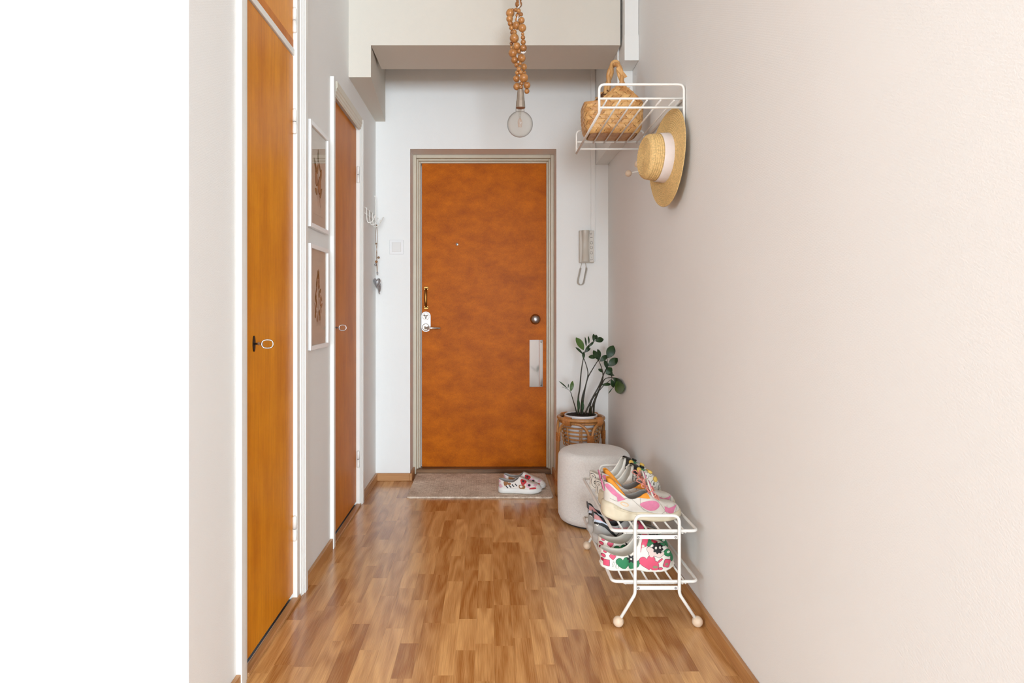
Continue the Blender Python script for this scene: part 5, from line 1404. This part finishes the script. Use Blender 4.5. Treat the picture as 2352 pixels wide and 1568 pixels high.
def slip_on(loc, rz, mir, label, group):
    r = thing('slip_on_shoe', loc, label, 'shoe', group, rz=rz)
    L = 0.262
    sh = Shoe(L, [(0, .033), (.3, .034), (.5, .038), (.72, .046), (.88, .043), (1, .034)], [(0, .024), (1, .022)],
              [(0, .085), (.3, .085), (.5, .072), (.62, .058), (.8, .038), (1, .03)],
              [(0, .058), (.06, .054), (.18, .044), (.32, .042), (.42, .056), (.48, .072), (.4801, .073), (.62, .058), (.8, .038), (1, .03)], [(0, 0), (.5, 0), (1, .006)], p=0.55, q=0.85, tr=.24, mirror=mir)
    m = MB(); sh.upper(m); m.build('upper', M['slip_white'], r, smooth=True, local=True)
    m = MB(); sh.upper(m, -0.004); sh.collar_rim(m, 0.004, 0, .49); m.build('lining', M['slip_in'], r, smooth=True, local=True)
    m = MB(); footbed(m, sh, lambda u: sh.zb(u) + 0.004, 0.005); m.build('insole', M['slip_in'], r, smooth=True, local=True)
    m = MB(); b0 = lambda u: 0.006 * max(0, (u - .75) / .25) ** 2
    sole(m, sh, 0, [(b0, .001), (lambda u: b0(u) + .003, .004), (lambda u: sh.zb(u) + .004, .004), (lambda u: sh.zb(u) + .007, .001)]); m.build('sole', M['slip_sole'], r, smooth=True, local=True)
    m = MB(); mats = [M['black'], M['slip_red'], M['slip_brown'], M['slip_pink'], M['slip_white']]
    for sg in (-1, 1):
        ph = lambda mi, u, h, shape, off=.001, rot=0: (setattr(m, 'cur', mi), sh.patch(m, u, sh.th(u, h, sg), shape, 1.0, off, rot))
        ph(2, .17, .036, flower(.014, 3, .12), .001, .2); ph(2, .25, .034, ell(.012, .007, 20)); ph(2, .55, .014, flower(.019, 3, .18), .001, .5); ph(4, .53, .020, ell(.009, .007, 16), .0014)
        for i in range(4): ph(0, .20 + .07 * i, .014 + .005 * i, bar(.0032, .0095), .0015, .75)
        ph(1, .58, .048, flower(.018, 3, .15), .0012, .3); ph(0, .575, .052, ell(.007, .006, 14), .0017); ph(1, .80, .010, ell(.022, .007, 20), .0012, .08)
        ph(3, .70, .030, flower(.016, 5, .1), .0012); ph(0, .715, .030, ell(.009, .007, 16), .0018); ph(3, .05, .018, flower(.011, 4, .2)); ph(3, .03, .045, ell(.006, .008)); ph(3, .86, .030, flower(.010, 4, .2))
    m.build('printed_pattern', mats, r, smooth=True, local=True)
    m = MB()
    for sg in (-1, 1): m.grid(lambda i, j: sh.P(.36 + .10 * i, sg * (.08 + .42 * j)) + sh.Nn(.36 + .10 * i, sg * (.08 + .42 * j)) * .0012, 6, 6)
    m.build('elastic_gore', M['slip_white'], r, smooth=True, local=True)
    return r

zT = ZT + 0.0048; zL = ZL + 0.0048
g = 'pink and cream chunky sneakers'
chunky_sneaker((0.440, 2.425, zT), 0.0, 1, 'cream and pink chunky sneaker at the rack top end away from the pouf', g)
chunky_sneaker((0.452, 2.548, zT), 0.03, -1, 'cream and pink chunky sneaker beside the black doodle print clogs on the rack top', g)
g = 'black and white print clogs'
clog((0.452, 2.680, zT), 0.04, 1, 'white clog with black doodle print beside the chunky sneakers on the rack top', g, 'ink')
clog((0.448, 2.810, zT), 0.04, -1, 'white clog with black doodle print closest to the pouf on the rack top', g, 'ink')
g = 'floral print clogs'
clog((0.424, 2.415, zL), 0.0, 1, 'pink and green flower print clog on the lower tier end away from the pouf', g, 'floral')
clog((0.438, 2.538, zL), 0.03, -1, 'pink and green flower print clog beside the grey running shoes on the lower tier', g, 'floral')
g = 'grey running shoes'
runner((0.438, 2.660, zL), 0.04, 1, 'grey running shoe with dusty pink panels beside the flower print clogs', g)
runner((0.434, 2.775, zL), 0.04, -1, 'grey running shoe with dusty pink panels closest to the pouf', g)
g = 'slip-on shoes on the doormat'
slip_on((0.058, 3.905, 0.0125), -0.06, 1, 'white slip-on shoe with red and brown print towards the hallway edge of the doormat', g)
slip_on((0.092, 4.015, 0.0125), -0.10, -1, 'white slip-on shoe with red and brown print closest to the entrance door threshold', g)
